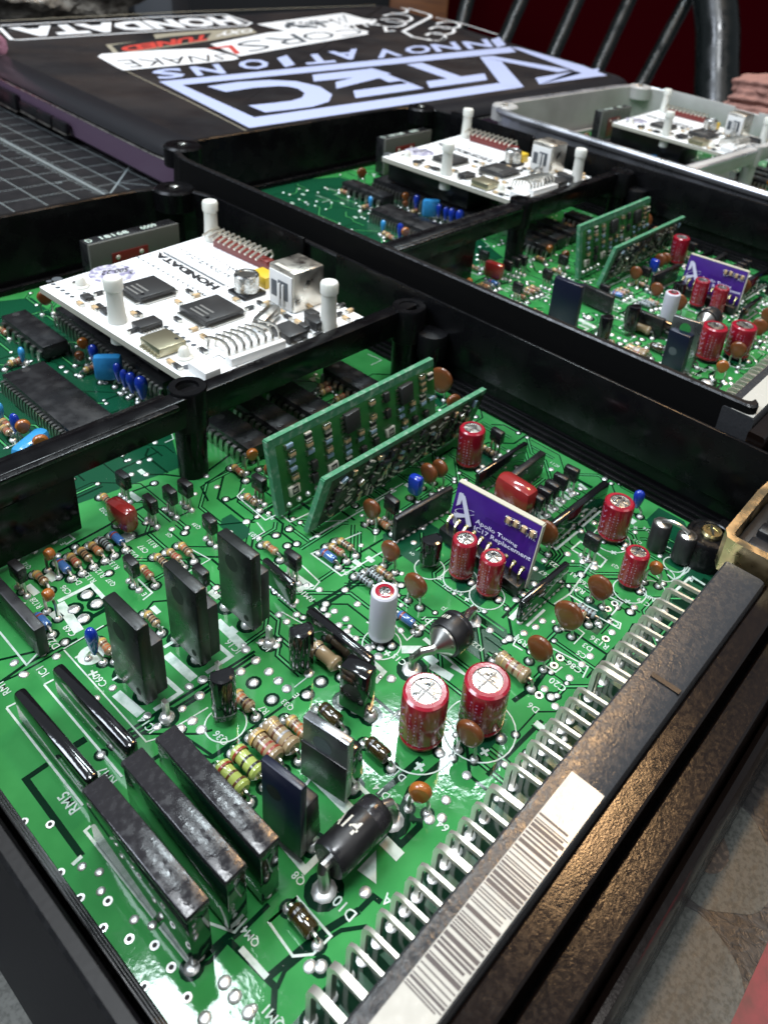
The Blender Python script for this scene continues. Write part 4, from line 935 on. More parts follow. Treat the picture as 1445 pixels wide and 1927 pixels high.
for p, s_ in ((cb1(465, 180), 2.2), (cb2(1030, 80), 2.0), (cb2(1190, 645), 2.6), (c7(1165, 1020), 1.7), (c7(1320, 1140), 1.7), (cr6(860, 400), 2.0), (cr5(1100, 1045), 2.0), (c3b(410, 515), 2.4), (c8(885, 545), 1.6)): silk_text(bd, '+', p, s_, zsilk(), bold=.03, d=(.3, 1))
silk_text(bd, '-', cb1(390, 95), .6, zsilk(), d=(1, 0)); silk_text(bd, '-', cb1(575, 205), .6, zsilk(), d=(1, 0))

FRONT = thing('control_unit', ORG); root = FRONT

# ---------------- parts list of the front unit; every entry also says whether the middle unit shows the same part
both = []                                                # parts copied to the middle unit
def keep(o, b=True):
    if b: both.append(o)
    return o
def foot(px, z=0): q = at(*px, z); return loc((q.x, q.y, 0))
def joints(px, rz, sp, r=.7, two=True):
    q = at(*px)
    for s_ in (-1, 1):
        x = q.x-math.sin(rz)*s_*sp/2; y = q.y+math.cos(rz)*s_*sp/2; pad(x, y, r, .5)

def electrolytic(base, top, wpx, kind='red', b=True, lean=0):
    p, h = height(base, top); r = rad((p.x, p.y, h), wpx); h = max(h, 2*r*1.1)
    o = put(cap_parts(r, h, kind), root, loc((p.x, p.y, 0)), random.uniform(-.3, .3))
    if lean: o.rotation_euler = (lean[0], lean[1], o.rotation_euler[2])
    pad(p.x, p.y-r*1.1, .7, .4); return keep(o, b)
electrolytic((880, 874), (884, 805), 50)
electrolytic((717, 1200), (722, 1112), 52, 'white')
electrolytic((866, 1083), (872, 1013), 49); electrolytic((917, 1115), (930, 1047), 49)
electrolytic((791, 1385), (799, 1299), 90); electrolytic((903, 1360), (914, 1279), 90)
electrolytic((1149, 1010), (1160, 943), 58); electrolytic((1181, 1100), (1204, 1040), 47, lean=(0, .06))

def disc(px, wpx, mat='brown_disc', z=4.6, rz=.15, b=True, tilt=0, thick=1.35):
    q = at(*px, z); r = rad(q, wpx)*(1.18 if mat == 'brown_disc' else 1.05); z = max(z, r*1.3+.3)
    o = put(disc_parts(r, z, mat, thick), root, loc((q.x, q.y, 0)), rz)
    if tilt: o.rotation_euler[1] = tilt
    for s_ in (-1, 1): pad(q.x-math.sin(rz)*1.3*s_, q.y+math.cos(rz)*1.3*s_, .65, .5)
    return keep(o, b)
for px, wpx, mat, z, rz in ((c4p(1155, 465), 34, 'brown_disc', 4.8, .1), (c4p(1325, 845), 36, 'brown_disc', 4.6, .1), (c7(1030, 1055), 44, 'brown_disc', 4.6, .1), (c7(1105, 420), 34, 'brown_disc', 4.8, 0), (c7(1168, 392), 30, 'brown_disc', 4.8, 0),
        (c4(1355, 1095), 42, 'brown_disc', 5.5, .2), (c4(1425, 1220), 26, 'brown_disc', 4, 1.2), (cr5(590, 885), 44, 'brown_disc', 5, .1), (cr6(660, 290), 44, 'brown_disc', 4.2, .1), (cr6(430, 495), 52, 'brown_disc', 4.4, .1), (cr6(218, 738), 46, 'brown_disc', 4.2, .1),
        ((884, 1379), 50, 'brown_disc', 5.0, .15), ((791, 1490), 44, 'orange_disc', 4.4, .5), ((1234, 1068), 26, 'orange_disc', 4.2, .4), (c3p(450, 780), 22, 'orange_disc', 4.6, .2), (c3p(440, 1150), 24, 'orange_disc', 4.6, .2), (c4(285, 1518), 22, 'orange_disc', 4.4, 1.3), ((509, 882), 22, 'brown_disc', 4.8, 1.1),
        (c1p(410, 90), 24, 'brown_disc', 5, 1.2), (c1p(755, 505), 20, 'orange_disc', 4.5, 1.0), (c1p(725, 620), 15, 'brown_disc', 2.8, 1.0), (c1p(210, 1260), 26, 'orange_disc', 4.4, 1.2), (c1p(370, 1400), 28, 'orange_disc', 4.6, 1.2)):
    disc(px, wpx, mat, z, rz)

def dropcap(px, wpx, h, mat='blue_drop', zc=4.5, rz=0, b=True):
    q = at(*px, zc); r = rad(q, wpx); o = put(drop_parts(r, h, zc-h*.55, mat), root, loc((q.x, q.y, 0)), rz); joints(pj((q.x, q.y, 0))[:2], rz, 2.4); return keep(o, b)
for px, wpx, h in (((174, 1205), 27, 5.8), ((1201, 938), 22, 4.6), (c1p(850, 600), 20, 5.2), (c1p(1070, 765), 18, 5), (c1p(1130, 825), 17, 5), (c1p(1195, 860), 22, 5.6), (c1p(1285, 905), 27, 6.2), (c1p(140, 1240), 20, 5.5)): dropcap(px, wpx, h, rz=.5)
dropcap(c1p(200, 610), 16, 4.2, 'sky_blue', 3.2); dropcap(c1p(5, 1120), 18, 4.4, 'sky_blue', 3.4)
def film(px, wy, tx, h, z0, mat, rz=0, b=True, bev=None):
    q = at(*px, z0+h/2); o = put(film_parts(wy, tx, h, z0, mat, bev), root, loc((q.x, q.y, 0)), rz); joints(pj((q.x, q.y, 0))[:2], rz, wy*.66); return keep(o, b)
film(c3p(1110, 425), 6.2, 3.0, 5.2, 1.2, 'red_film', .1); film(cr5(362, 600), 9.0, 4.2, 6.6, 1.0, 'red_film', -.05); film((782, 912), 3.0, 2.2, 4.4, 1.8, 'blue_drop', .1)
film(c1p(985, 725), 6.2, 2.6, 6.4, 1.0, 'sky_blue', .9); film(c1p(285, 1440), 8.6, 3.2, 4.0, .6, 'sky_blue', -1.1)

def res(px, body='tan_body', bands=('band_brown', 'band_black', 'band_red', 'band_gold'), L=3.4, r=.70, rz=0, name='resistor', dog=True, b=True, z=1.15):
    q = at(*px, z); o = put(resistor_parts(body, bands, L, r, z, name, dog), root, loc((q.x, q.y, 0)), rz); joints(pj((q.x, q.y, 0))[:2], rz, L+1.8, .75); return keep(o, b)
TB = [('band_brown', 'band_black', 'band_orange', 'band_gold'), ('band_red', 'band_red', 'band_brown', 'band_gold'), ('band_black', 'band_brown', 'band_black', 'band_gold'), ('band_orange', 'band_orange', 'band_brown', 'band_gold')]
for i, px in enumerate([c3p(370, 1000), c3p(675, 840), c3p(770, 785), c3p(870, 735), c3p(970, 290), c3p(1330, 950), c3p(1380, 1370), c3p(960, 1620), c15(800, 215), c15(715, 262), c15(620, 300), c4p(238, 825), c4p(60, 385), c4p(835, 840), c4p(915, 790), c4p(1250, 600), c4p(1270, 1050), c4(205, 1610), cr5(150, 270)]): res(px, bands=TB[i % 4], rz=random.uniform(-.06, .06))
for px in (c3p(960, 690), c4p(1095, 1115), c4p(1185, 1075), cr6(560, 465)): res(px, 'grey_body', ('band_black', 'band_black', 'band_black', 'band_black'))
for px in (c3p(1065, 640), c3p(575, 890), c3p(390, 1390), c4p(765, 895), (765, 1165)): res(px, 'glass_blue', ('band_red',), 3.2, .75, name='diode', dog=False)
for px, rz in (((711, 1411), 0), ((622, 1345), 0), (cb2(610, 1410), -.05)): res(px, 'glass_amber', ('band_black',), 3.6, 1.05, rz, 'diode', False, z=1.4)
res((529, 1384), 'tan_body', ('band_brown', 'band_grey', 'band_brown', 'band_gold'), 5.8, 1.35, z=1.9); res((500, 1404), 'tan_body', ('band_red', 'band_red', 'band_brown', 'band_gold'), 5.4, 1.3, z=1.9)
res((466, 1434), 'lime_body', ('band_black', 'band_black', 'band_red'), 5.2, 1.2, z=1.8); res((437, 1463), 'lime_body', ('band_brown', 'band_brown', 'band_red'), 5.2, 1.2, z=1.8)
res((613, 1234), 'tan_body', ('band_black',), 5.4, 1.25, z=1.8); res((458, 1318), 'tan_body', TB[0], 3.9, .9); res((965, 1255), 'tan_body', ('band_red', 'band_brown', 'band_red', 'band_gold'), 5.8, 1.3, z=1.8)
res((560, 1368), 'tan_body', TB[3], 3.9, .9); res((1083, 1150), 'tan_body', TB[1], 3.9, .9)
for px in (c1p(40, 400), c1p(140, 680), c1p(820, 740), c1p(60, 1300), c1p(55, 1240), c4(700, 1160), c4(780, 1200), c4(690, 1130)): res(px, 'tan_body', TB[1], 3.2, .8, random.choice([0, 1.57]))
for px in [c3p(1120, 110), c3p(1365, 330), c3p(415, 455), c3p(235, 540), c3p(75, 610), c3p(165, 940), c3p(1195, 890), c6(965, 245), c6(1052, 205), c6(1190, 408), c6(1140, 700), c7(145, 478), c7(335, 915), c7(895, 598), cr5(222, 160), cr5(520, 655), cr5(575, 605), cr5(635, 560), cr5(700, 505), cr5(782, 445), cr5(940, 960)]:
    q = at(*px, 4.6); keep(put(trans_parts(), root, loc((q.x, q.y, 0)), random.uniform(-.08, .08)))
    for k in (-1, 0, 1): pad(q.x, q.y+k*1.5, .65, .55, ring=(k == 0))
for base, top, w_ in (((424, 1352), (420, 1268), 48), ((567, 1258), (562, 1182), 47), ((807, 1064), (812, 1012), 41)):
    p, h = height(base, top); r = rad((p.x, p.y, h), w_); keep(put(to92_parts(r, h), root, loc((p.x, p.y, 0)), -.4))

# ---------------- slabs standing on the board (front top edge given in pixels)
def slab_pts(t1, t2, z0, z1, th, b1=None, b2=None):
    T1, T2 = at(*t1, z1), at(*t2, z1)
    B1 = at(*b1, z0) if b1 else Vector((T1.x, T1.y, z0)); B2 = at(*b2, z0) if b2 else Vector((T2.x, T2.y, z0))
    e = (T2-T1); e.z = 0; e.normalize(); nn = Vector((-e.y, e.x, 0))
    if nn.dot(Vector((T1.x, T1.y, 0))) < 0: nn = -nn
    return T1, T2, B1, B2, e, nn
def slab(name, t1, t2, z0, z1, th, mat, bev=.3, b1=None, b2=None, label=None, pins=None, b=True, top=None):
    T1, T2, B1, B2, e, nn = slab_pts(t1, t2, z0, z1, th, b1, b2); c = (B1+B2)/2+nn*th/2; c.z = 0
    mb = MB(mat); mb.hexa([p-c for p in (B1, B2, B2+nn*th, B1+nn*th)], [p-c for p in (T1, T2, T2+nn*th, T1+nn*th)], mat, bev)
    o = link(name, mb.mesh(name), root, loc(c), 0, label)
    if top:
        hz = top[1]; mb = MB(top[0]); 
        mb.hexa([p-c+Vector((0, 0, .02)) for p in (T1-nn*.18-e*.15, T2-nn*.18+e*.15, T2+nn*(th+.18)+e*.15, T1+nn*(th+.18)-e*.15)], [p-c+Vector((0, 0, hz)) for p in (T1-nn*.1, T2-nn*.1, T2+nn*(th+.1), T1+nn*(th+.1))], top[0], .15)
        link('top_cap', mb.mesh('top_cap'), o)
    if pins:
        mb = MB('tin'); L_ = (B2-B1).length
        for k in range(pins):
            p = B1+(B2-B1)*((k+.5)/pins)+nn*th/2-c; mb.tube([(p.x, p.y, z0+.4), (p.x, p.y, -.3)], .25, flat=(.5, .3)); pad(p.x+c.x, p.y+c.y, .6, .35, ring=False)
        link('pins', mb.mesh('pins'), o)
    return keep(o, b), (T1, T2, B1, B2, e, nn, c)
sips = [((22, 1303), (163, 1472), 6.2, 1.75, 'black_epoxy', .6), ((95, 1257), (239, 1410), 6.2, 1.75, 'black_epoxy', .6), ((-60, 1050), (64, 1188), 6.4, 1.7, 'black_plastic', .3), ((491, 1052), (548, 1102), 5.4, 1.3, 'black_epoxy', .5), ((573, 1148), (694, 1247), 5.4, 1.75, 'black_epoxy', .6),
        ((747, 978), (855, 917), 6.2, 1.3, 'black_plastic', .4), ((903, 893), (994, 833), 6.2, 1.1, 'black_epoxy', .4), ((958, 906), (1028, 852), 6.2, 1.6, 'black_plastic', .3), ((1046, 990), (1149, 908), 6.2, 1.75, 'black_epoxy', .6), ((987, 1136), (1074, 1060), 5.4, 1.3, 'black_epoxy', .4)]
for i_, (t1, t2, z1, th, m_, bv) in enumerate(sips): slab('resistor_network', t1, t2, .6, z1, th, m_, bv, pins=10, b=i_ > 2)
for t1, t2 in ((cb1(418, 778), cb1(937, 1425)), (cb1(612, 640), cb1(1130, 1245)), ((295, 1397), (490, 1617))):
    slab('hybrid_module', t1, t2, .8, 10.2, 2.6, 'module_side', .2, pins=14, top=('module_top', 1.0), label=None, b=False)
# big three legged regulators
def leads3(o, info, z0, n=3, sp=5.4, wd=1.0, th=4.8):
    T1, T2, B1, B2, e, nn, c = info; mb = MB('tin'); m_ = (B1+B2)/2+nn*th*.6
    for k in range(n):
        p = m_+e*((k-(n-1)/2)*sp); q = p-c; mb.tube([(q.x, q.y, z0+.4), (q.x, q.y, -.3)], .3, flat=(wd, .6)); pad(p.x, p.y, 1.15, .9)
    link('leads', mb.mesh('leads'), o)
def hole_mark(o, info, fx, fz, r, mat='hole', z0=0, z1=17, off=.03):
    T1, T2, B1, B2, e, nn, c = info; B = B1+(B2-B1)*fx; T = T1+(T2-T1)*fx; p = B+(T-B)*fz-nn*off-c; up = (T1-B1).normalized(); n_ = 20
    mb = MB(mat); mb.add([p+e*r*math.cos(2*math.pi*k/n_)+up*r*math.sin(2*math.pi*k/n_) for k in range(n_)], [tuple(range(n_))])
    link('screw_hole', mb.mesh('screw_hole'), o)
for t1, t2 in ((c15(168, 578), c15(428, 833)), (c15(622, 320), c15(872, 550)), (c15(1030, 88), c15(1292, 295))):
    o, inf = slab('voltage_regulator', t1, t2, 3.2, 18.4, 1.9, 'regulator', .3, b=False); leads3(o, inf, 3.2, th=3.4); hole_mark(o, inf, .42, .74, 1.5)
    hole_mark(o, inf, .78, .78, .6); hole_mark(o, inf, .8, .12, .55)
    T1, T2, B1, B2, e, nn, c = inf; mb = MB('black_matte'); a_ = B1-c+nn*1.92+e*.5; b_ = B2-c+nn*1.92-e*.5
    mb.hexa([a_, b_, b_+nn*1.9, a_+nn*1.9], [Vector((p.x, p.y, 13.4)) for p in (a_, b_, b_+nn*1.9, a_+nn*1.9)], 'black_matte', .25); link('moulding', mb.mesh('moulding'), o)
# tab packages near the front
o, inf = slab('driver_transistor', (489, 1428), (567, 1489), 1.5, 15.6, 1.1, 'navy_tab', .3, b=False); leads3(o, inf, 1.6, sp=2.6, wd=.8); hole_mark(o, inf, .33, .68, 1.2)
T1, T2, B1, B2, e, nn, c = inf; mb = MB('black_plastic'); a_ = B1-c+nn*1.12+e*.3; b_ = B2-c+nn*1.12-e*.3
mb.hexa([a_, b_, b_+nn*3.0, a_+nn*3.0], [Vector((p.x, p.y, 10.2)) for p in (a_, b_, b_+nn*2.4, a_+nn*2.4)], 'black_plastic', .4); link('moulding', mb.mesh('moulding'), o)
o, inf = slab('driver_transistor', (569, 1348), (656, 1404), 1.5, 13.2, 1.3, 'tab_metal', .2, label='bare grey metal tab transistor', b=False); leads3(o, inf, 1.6, sp=2.6, wd=.8); hole_mark(o, inf, .45, .72, 1.5, 'print_grey')
T1, T2, B1, B2, e, nn, c = inf; mb = MB('black_epoxy'); a_ = B1-c+nn*1.32+e*.3; b_ = B2-c+nn*1.32-e*.3
mb.hexa([a_, b_, b_+nn*3.2, a_+nn*3.2], [Vector((p.x, p.y, 9.0)) for p in (a_, b_, b_+nn*2.4, a_+nn*2.4)], 'black_epoxy', .4); link('moulding', mb.mesh('moulding'), o)
mb = MB('black_plastic'); a_ = B1-c-nn*.22; b_ = B2-c-nn*.22
mb.hexa([a_, b_, b_+nn*.2, a_+nn*.2], [Vector((p.x, p.y, 8.6)) for p in (a_, b_, b_+nn*.2, a_+nn*.2)], 'black_plastic', .05); link('front_moulding', mb.mesh('front_moulding'), o)
o, inf = slab('driver_transistor', (639, 1252), (690, 1280), 1.0, 9.6, 2.8, 'black_epoxy', .35, b=False); leads3(o, inf, 1.0, sp=2.4, wd=.7, th=2.8); hole_mark(o, inf, .5, .5, 1.6, 'black_plastic')

# ---------------- upright sub boards covered in tiny parts
smd_k = {}
def smd(kind):
    if kind in smd_k: return smd_k[kind]
    # local frame: x right along the board, y up, z out of the face
    if kind == 'ic': mb = MB('chip_grey', 'tin'); mb.box((0, 0, .7), (3.6, 4.2, 1.3), 'chip_grey', bev=.12); [mb.box((-2.15, -1.5+k*1.0, .35), (.9, .45, .3), 'tin') for k in range(4)]; [mb.box((2.15, -1.5+k*1.0, .35), (.9, .45, .3), 'tin') for k in range(4)]
    elif kind == 'small_ic': mb = MB('chip_grey', 'tin'); mb.box((0, 0, .45), (1.3, 2.2, .9), 'chip_grey', bev=.1); [mb.box((s_*.9, k*.7, .2), (.6, .35, .25), 'tin') for s_ in (-1,) for k in (-1, 1)]
    elif kind == 'big_resistor': mb = MB('smd_white', 'chip_grey'); mb.box((0, 0, .3), (2.5, 2.0, .6), 'smd_white', bev=.05); mb.box((.1, 0, .6), (1.4, 1.5, .1), 'chip_grey'); [mb.box((-.3+.35*k, 0, .66), (.18, .7, .03), 'smd_white') for k in range(3)]
    elif kind == 'chip_resistor': mb = MB('chip_grey', 'smd_white'); mb.box((0, 0, .3), (1.5, .9, .5), 'chip_grey', bev=.04); mb.box((0, .6, .3), (1.5, .35, .55), 'smd_white'); mb.box((0, -.6, .3), (1.5, .35, .55), 'smd_white')
    elif kind == 'chip_capacitor': mb = MB('smd_tan', 'tin'); mb.box((0, 0, .45), (1.4, .8, .8), 'smd_tan', bev=.06); mb.box((0, .55, .45), (1.42, .35, .85), 'tin', bev=.05); mb.box((0, -.55, .45), (1.42, .35, .85), 'tin', bev=.05)
    elif kind == 'blue_chip': mb = MB('smd_blue', 'tin'); mb.box((0, 0, .35), (1.7, .8, .6), 'smd_blue', bev=.06); mb.box((-.95, 0, .35), (.35, .9, .62), 'tin')
    elif kind == 'solder_ball': mb = MB('solder'); mb.dome((0, 0), .62, .7, 0, 'solder', 10)
    names = dict(ic='chip', small_ic='chip', big_resistor='chip_resistor', chip_resistor='chip_resistor', chip_capacitor='chip_capacitor', blue_chip='chip_resistor', solder_ball='solder_joint')
    smd_k[kind] = (names[kind], mb.mesh(names[kind])); return smd_k[kind]
def on_face(o, inf, fx, fy, kind, rot=0, L=None, sc=1):
    T1, T2, B1, B2, e, nn, c = inf
    B = B1+(B2-B1)*fx; T = T1+(T2-T1)*fx; p = B+(T-B)*fy-c; up = (T1-B1).normalized(); out = e.cross(up); 
    if out.dot(nn) > 0: out = -out
    xx = up.cross(out); M = Matrix((xx, up, out)).transposed().to_4x4(); nm, me = smd(kind)
    q = bpy.data.objects.new(nm, me); COL.objects.link(q); q.parent = o
    q.matrix_local = Matrix.Translation((p+out*.02)*S) @ M @ Matrix.Rotation(rot, 4, 'Z') @ Matrix.Scale(sc, 4)
    return q
o1, i1 = slab('daughter_board', (503, 834), (815, 677), 1.0, 17.2, 1.15, 'vert_green', .12, label='upright green board with two black chips and rows of chip parts', b1=(526, 972), b2=(821, 795))
# face sees the viewer: edge strip lighter
for fx, fy, kd in [(.17, .86, 'ic')][:0]: pass
def uv(px, inf, zt):                                    # pixel on the face -> fractions
    T1, T2, B1, B2 = inf[:4]; a = [pj(v)[:2] for v in (B1, B2, T1, T2)]
    fx, fy = .5, .5
    for _ in range(30):
        x = (a[0][0]*(1-fx)+a[1][0]*fx)*(1-fy)+(a[2][0]*(1-fx)+a[3][0]*fx)*fy; y = (a[0][1]*(1-fx)+a[1][1]*fx)*(1-fy)+(a[2][1]*(1-fx)+a[3][1]*fx)*fy
        dxx = ((a[1][0]-a[0][0])*(1-fy)+(a[3][0]-a[2][0])*fy); dxy = ((a[1][1]-a[0][1])*(1-fy)+(a[3][1]-a[2][1])*fy)
        dyx = ((a[2][0]-a[0][0])*(1-fx)+(a[3][0]-a[1][0])*fx); dyy = ((a[2][1]-a[0][1])*(1-fx)+(a[3][1]-a[1][1])*fx)
        det = dxx*dyy-dyx*dxy; ex, ey = px[0]-x, px[1]-y; fx += (ex*dyy-ey*dyx)/det; fy += (ey*dxx-ex*dxy)/det
    return fx, fy
for kd, pts in (('ic', [(510, 460), (845, 290)]), ('big_resistor', [(210, 855), (415, 735), (753, 525)]), ('small_ic', [(725, 320), (735, 415), (310, 715), (315, 790), (590, 640), (665, 590), (915, 450), (990, 410)]),
        ('chip_resistor', [(275, 545), (385, 540), (505, 695), (645, 480), (1022, 180), (970, 310), (650, 530), (380, 500)]), ('chip_capacitor', [(190, 640), (280, 590), (370, 495), (390, 625), (490, 575), (570, 530), (635, 355), (645, 440), (845, 460), (895, 345), (960, 190), (965, 225), (970, 260), (210, 775), (530, 660)][:14]),
        ('blue_chip', [(175, 595), (190, 685), (200, 730), (290, 635), (385, 580), (395, 665), (495, 610), (500, 650), (570, 570), (645, 525), (820, 390), (825, 430), (845, 500), (895, 385), (970, 345), (1028, 310)]), ('solder_ball', [(190, 945), (238, 915), (285, 890), (332, 862), (378, 835)])):
    for p in pts:
        f = uv(cvb(*p), i1, 17.2); on_face(o1, i1, f[0], f[1], kd)
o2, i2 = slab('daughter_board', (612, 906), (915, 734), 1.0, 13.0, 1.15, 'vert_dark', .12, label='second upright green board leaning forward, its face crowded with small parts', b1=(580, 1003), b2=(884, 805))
# bright bare edge along the top of both sub boards
for oo, inf in ((o1, i1), (o2, i2)):
    T1, T2, B1, B2, e, nn, c = inf; mb = MB('fr4_light')
    mb.hexa([p-c for p in (T1-e*.05+Vector((0, 0, .01)), T2+e*.05+Vector((0, 0, .01)), T2+nn*1.17+Vector((0, 0, .01)), T1+nn*1.17+Vector((0, 0, .01)))], [p-c+Vector((0, 0, .25)) for p in (T1, T2, T2+nn*1.15, T1+nn*1.15)], 'fr4_light')
    up = (T1-B1); mb.hexa([p-c for p in (B1-e*.2-nn*.02, B1-e*.01-nn*.02, B1-e*.01+nn*1.17, B1-e*.2+nn*1.17)], [p-c+up for p in (B1-e*.2-nn*.02, B1-e*.01-nn*.02, B1-e*.01+nn*1.17, B1-e*.2+nn*1.17)], 'fr4_light')
    w_ = 1.5 if oo is o1 else 2.0
    f0 = lambda p, k: p-c-nn*k
    mb.add([f0(B1, .03), f0(B1+e*w_, .03), f0(T1+e*w_, .03), f0(T1, .03)], [(0, 1, 2, 3)]); mb.add([f0(T1-(T1-B1)*.09, .035), f0(T2-(T2-B2)*.09, .035), f0(T2, .035), f0(T1, .035)], [(0, 1, 2, 3)])
    link('bare_edge', mb.mesh('bare_edge'), oo)
rr_ = random.Random(4)
for i in range(13):
    for j in range(6):
        kd = rr_.choice(['small_ic', 'chip_capacitor', 'chip_resistor', 'small_ic', 'chip_resistor', 'blue_chip'])
        if kd == 'blue_chip' and rr_.random() < .6: kd = 'chip_capacitor'
        on_face(o2, i2, .10+i*.068+rr_.uniform(-.02, .02), .16+j*.13+rr_.uniform(-.04, .04), kd, rr_.choice([0, 1.57, .6, -.4]), sc=rr_.uniform(.75, 1.05))

# ---------------- purple replacement board with its printed words
o3, i3 = slab('adapter_board', (863, 907), (1020, 991), .8, 12.0, 1.1, 'purple_pcb', .05, label='upright purple adapter board reading Apollo Tuning IC17 Replacement', b1=(840, 995), b2=(986, 1106))
T1, T2, B1, B2, e, nn, c = i3
mb = MB('purple_edge'); mb.hexa([p-c+Vector((0, 0, .02)) for p in (T1, T2, T2+nn*1.1, T1+nn*1.1)], [p-c+Vector((0, 0, .2)) for p in (T1, T2, T2+nn*1.1, T1+nn*1.1)], 'purple_edge')
up = T2-B2; q = [B2+e*.02, B2+e*.2, B2+e*.2+nn*1.1, B2+e*.02+nn*1.1]; mb.hexa([p-c for p in q], [p-c+up for p in q], 'purple_edge'); link('bare_edge', mb.mesh('bare_edge'), o3)
def F3(px): fx, fy = uv(px, i3, 12); B = B1+(B2-B1)*fx; T = T1+(T2-T1)*fx; return B+(T-B)*fy-c-nn*.03
mb = MB('purple_print')
r7 = k_(800, 750, .44637)
lay_text(mb, 'Apollo Tuning', [F3(cr5(62, 830)), F3(cr5(375, 1012)), F3(cr5(385, 985)), F3(cr5(75, 785))], 'purple_print', .01)
lay_text(mb, 'IC17 Replacement', [F3(cr5(52, 880)), F3(cr5(468, 1118)), F3(cr5(480, 1075)), F3(cr5(62, 838))], 'purple_print', .01)
lay_text(mb, 'R6', [F3(cr5(295, 835)), F3(cr5(335, 850)), F3(cr5(340, 830)), F3(cr5(300, 815))], 'purple_print', .01); lay_text(mb, 'PWR', [F3(cr5(445, 925)), F3(cr5(510, 960)), F3(cr5(515, 935)), F3(cr5(450, 900))], 'purple_print', .01)
def pl(pts, k=0): mb.add([F3(r7(*p))-nn*(.01+k*.004) for p in pts], [tuple(range(len(pts)))], 'purple_print')
pl([(150, 392), (172, 412), (200, 540), (180, 545)], 0); pl([(145, 395), (165, 400), (150, 445), (132, 450)], 1); pl([(132, 480), (175, 488), (180, 502), (128, 500)], 2)
pl([(122, 478), (138, 484), (130, 540), (118, 520)], 3); 
for i in range(26):
    t0 = i/26*2*math.pi; t1 = (i+1)/26*2*math.pi; f_ = lambda t, r: (172+46*r*math.cos(t), 478+13*r*math.sin(t)+.18*46*r*math.cos(t)); 
    if 1 < i < 24: pl([f_(t0, 1), f_(t1, 1), f_(t1, .90), f_(t0, .90)], 4)
for bx in (((300, 765), (405, 815), (400, 865), (295, 815)), ((415, 835), (525, 885), (520, 930), (410, 880))):
    for i in range(4):
        a_, b_ = Vector(bx[i]), Vector(bx[(i+1) % 4]); n2 = Vector((-(b_-a_).y, (b_-a_).x)).normalized()*2.5
        mb.add([F3(cr5(*p))-nn*.02 for p in (a_+n2, b_+n2, b_-n2, a_-n2)], [(0, 1, 2, 3)], 'purple_print')
link('printed_words', mb.mesh('printed_words'), o3)
for p in ((325, 795), (380, 822), (440, 862), (500, 895)):
    f = uv(cr5(*p), i3, 12); on_face(o3, i3, f[0], f[1], 'chip_capacitor', 1.57, sc=.85)
mb = MB('socket_black'); th = 2.6; q = [B1-nn*th, B2-nn*th, B2-nn*.06, B1-nn*.06]
mb.hexa([p-c+Vector((0, 0, -.6)) for p in q], [p-c+Vector((0, 0, 1.9)) for p in q], 'socket_black', .1); link('pin_socket', mb.mesh('pin_socket'), o3)
for k in range(10):
    p = B1+(B2-B1)*((k+.5)/10)-c; mb = MB('brass'); mb.tube([p-nn*1.3+Vector((0, 0, 1.6)), p-nn*1.25+Vector((0, 0, 3.4)), p-nn*.5+Vector((0, 0, 4.0)), p+Vector((0, 0, 4.0))], .28, n=6); mb.lathe([(0, 0), (.55, .1), (.35, .5), (0, .55)], p-nn*.05+Vector((0, 0, 4.0)), 'brass', 8, axis=-nn); link('pin', mb.mesh('pin'), o3)

# ---------------- power diodes
def power_diode(c_px, zc, dpx, Lmm, face, leadA, leadB, txt, b=True):
    q = at(*c_px, zc); r = rad(q, dpx); c = Vector((q.x, q.y, 0)); mb = MB('black_plastic', 'silk', 'tin', 'smd_white')
    mb.lathe([(0, -Lmm/2), (r*.93, -Lmm/2), (r, -Lmm/2+.4), (r, Lmm/2-.4), (r*.93, Lmm/2), (0, Lmm/2)], (0, 0, zc), 'black_plastic', 30, axis=(1, 0, 0))
    mb.lathe([(r*1.004, Lmm*.24), (r*1.012, Lmm*.25), (r*1.012, Lmm*.40), (r*1.004, Lmm*.41)], (0, 0, zc), 'module_top', 30, axis=(1, 0, 0))
    if face: mb.lathe([(r*.82, -Lmm/2-.05), (r*.80, -Lmm/2-.4), (r*.45, -Lmm/2-1.5), (r*.2, -Lmm/2-2.3), (0, -Lmm/2-2.4)], (0, 0, zc), 'tin', 26, axis=(1, 0, 0))
    if txt:
        vs, fs, asp = text2d(txt, .02)
        out = []
        for a, b_ in vs:
            an = math.radians(118)-(a-.5)*asp*Lmm*.20/r*1.1; y = math.cos(an)*r*1.015; z = math.sin(an)*r*1.015; out.append((-Lmm*.15+b_*Lmm*.22, -y, zc+z))
        mb.add(out, [f for f in fs], 'smd_white')
    o = link('power_diode', mb.mesh('power_diode'), root, loc(c))
    for lead, s_ in ((leadA, -1), (leadB, 1)):
        g = at(*lead); g = Vector((g.x, g.y, 0))-c; x0 = s_*(Lmm/2+(1.8 if (face and s_ < 0) else 0)); mb = MB('tin')
        mb.tube([(x0*.9, 0, zc), (x0+s_*.8, 0, zc), (x0*.5+g.x*.5+s_*.5, g.y*.5, zc-.3), (g.x, g.y, zc*.55), (g.x, g.y, -.3)], .75, n=10); link('lead', mb.mesh('lead'), o)
        pad(g.x+c.x, g.y+c.y, 1.6, .5)
    return keep(o, b)
power_diode(c7(1235, 1330), 4.6, 76, 4.0, True, (775, 1260), (888, 1168), '418')
power_diode((667, 1572), 4.6, 80, 8.6, False, (610, 1676), (738, 1545), 'A14', b=False)
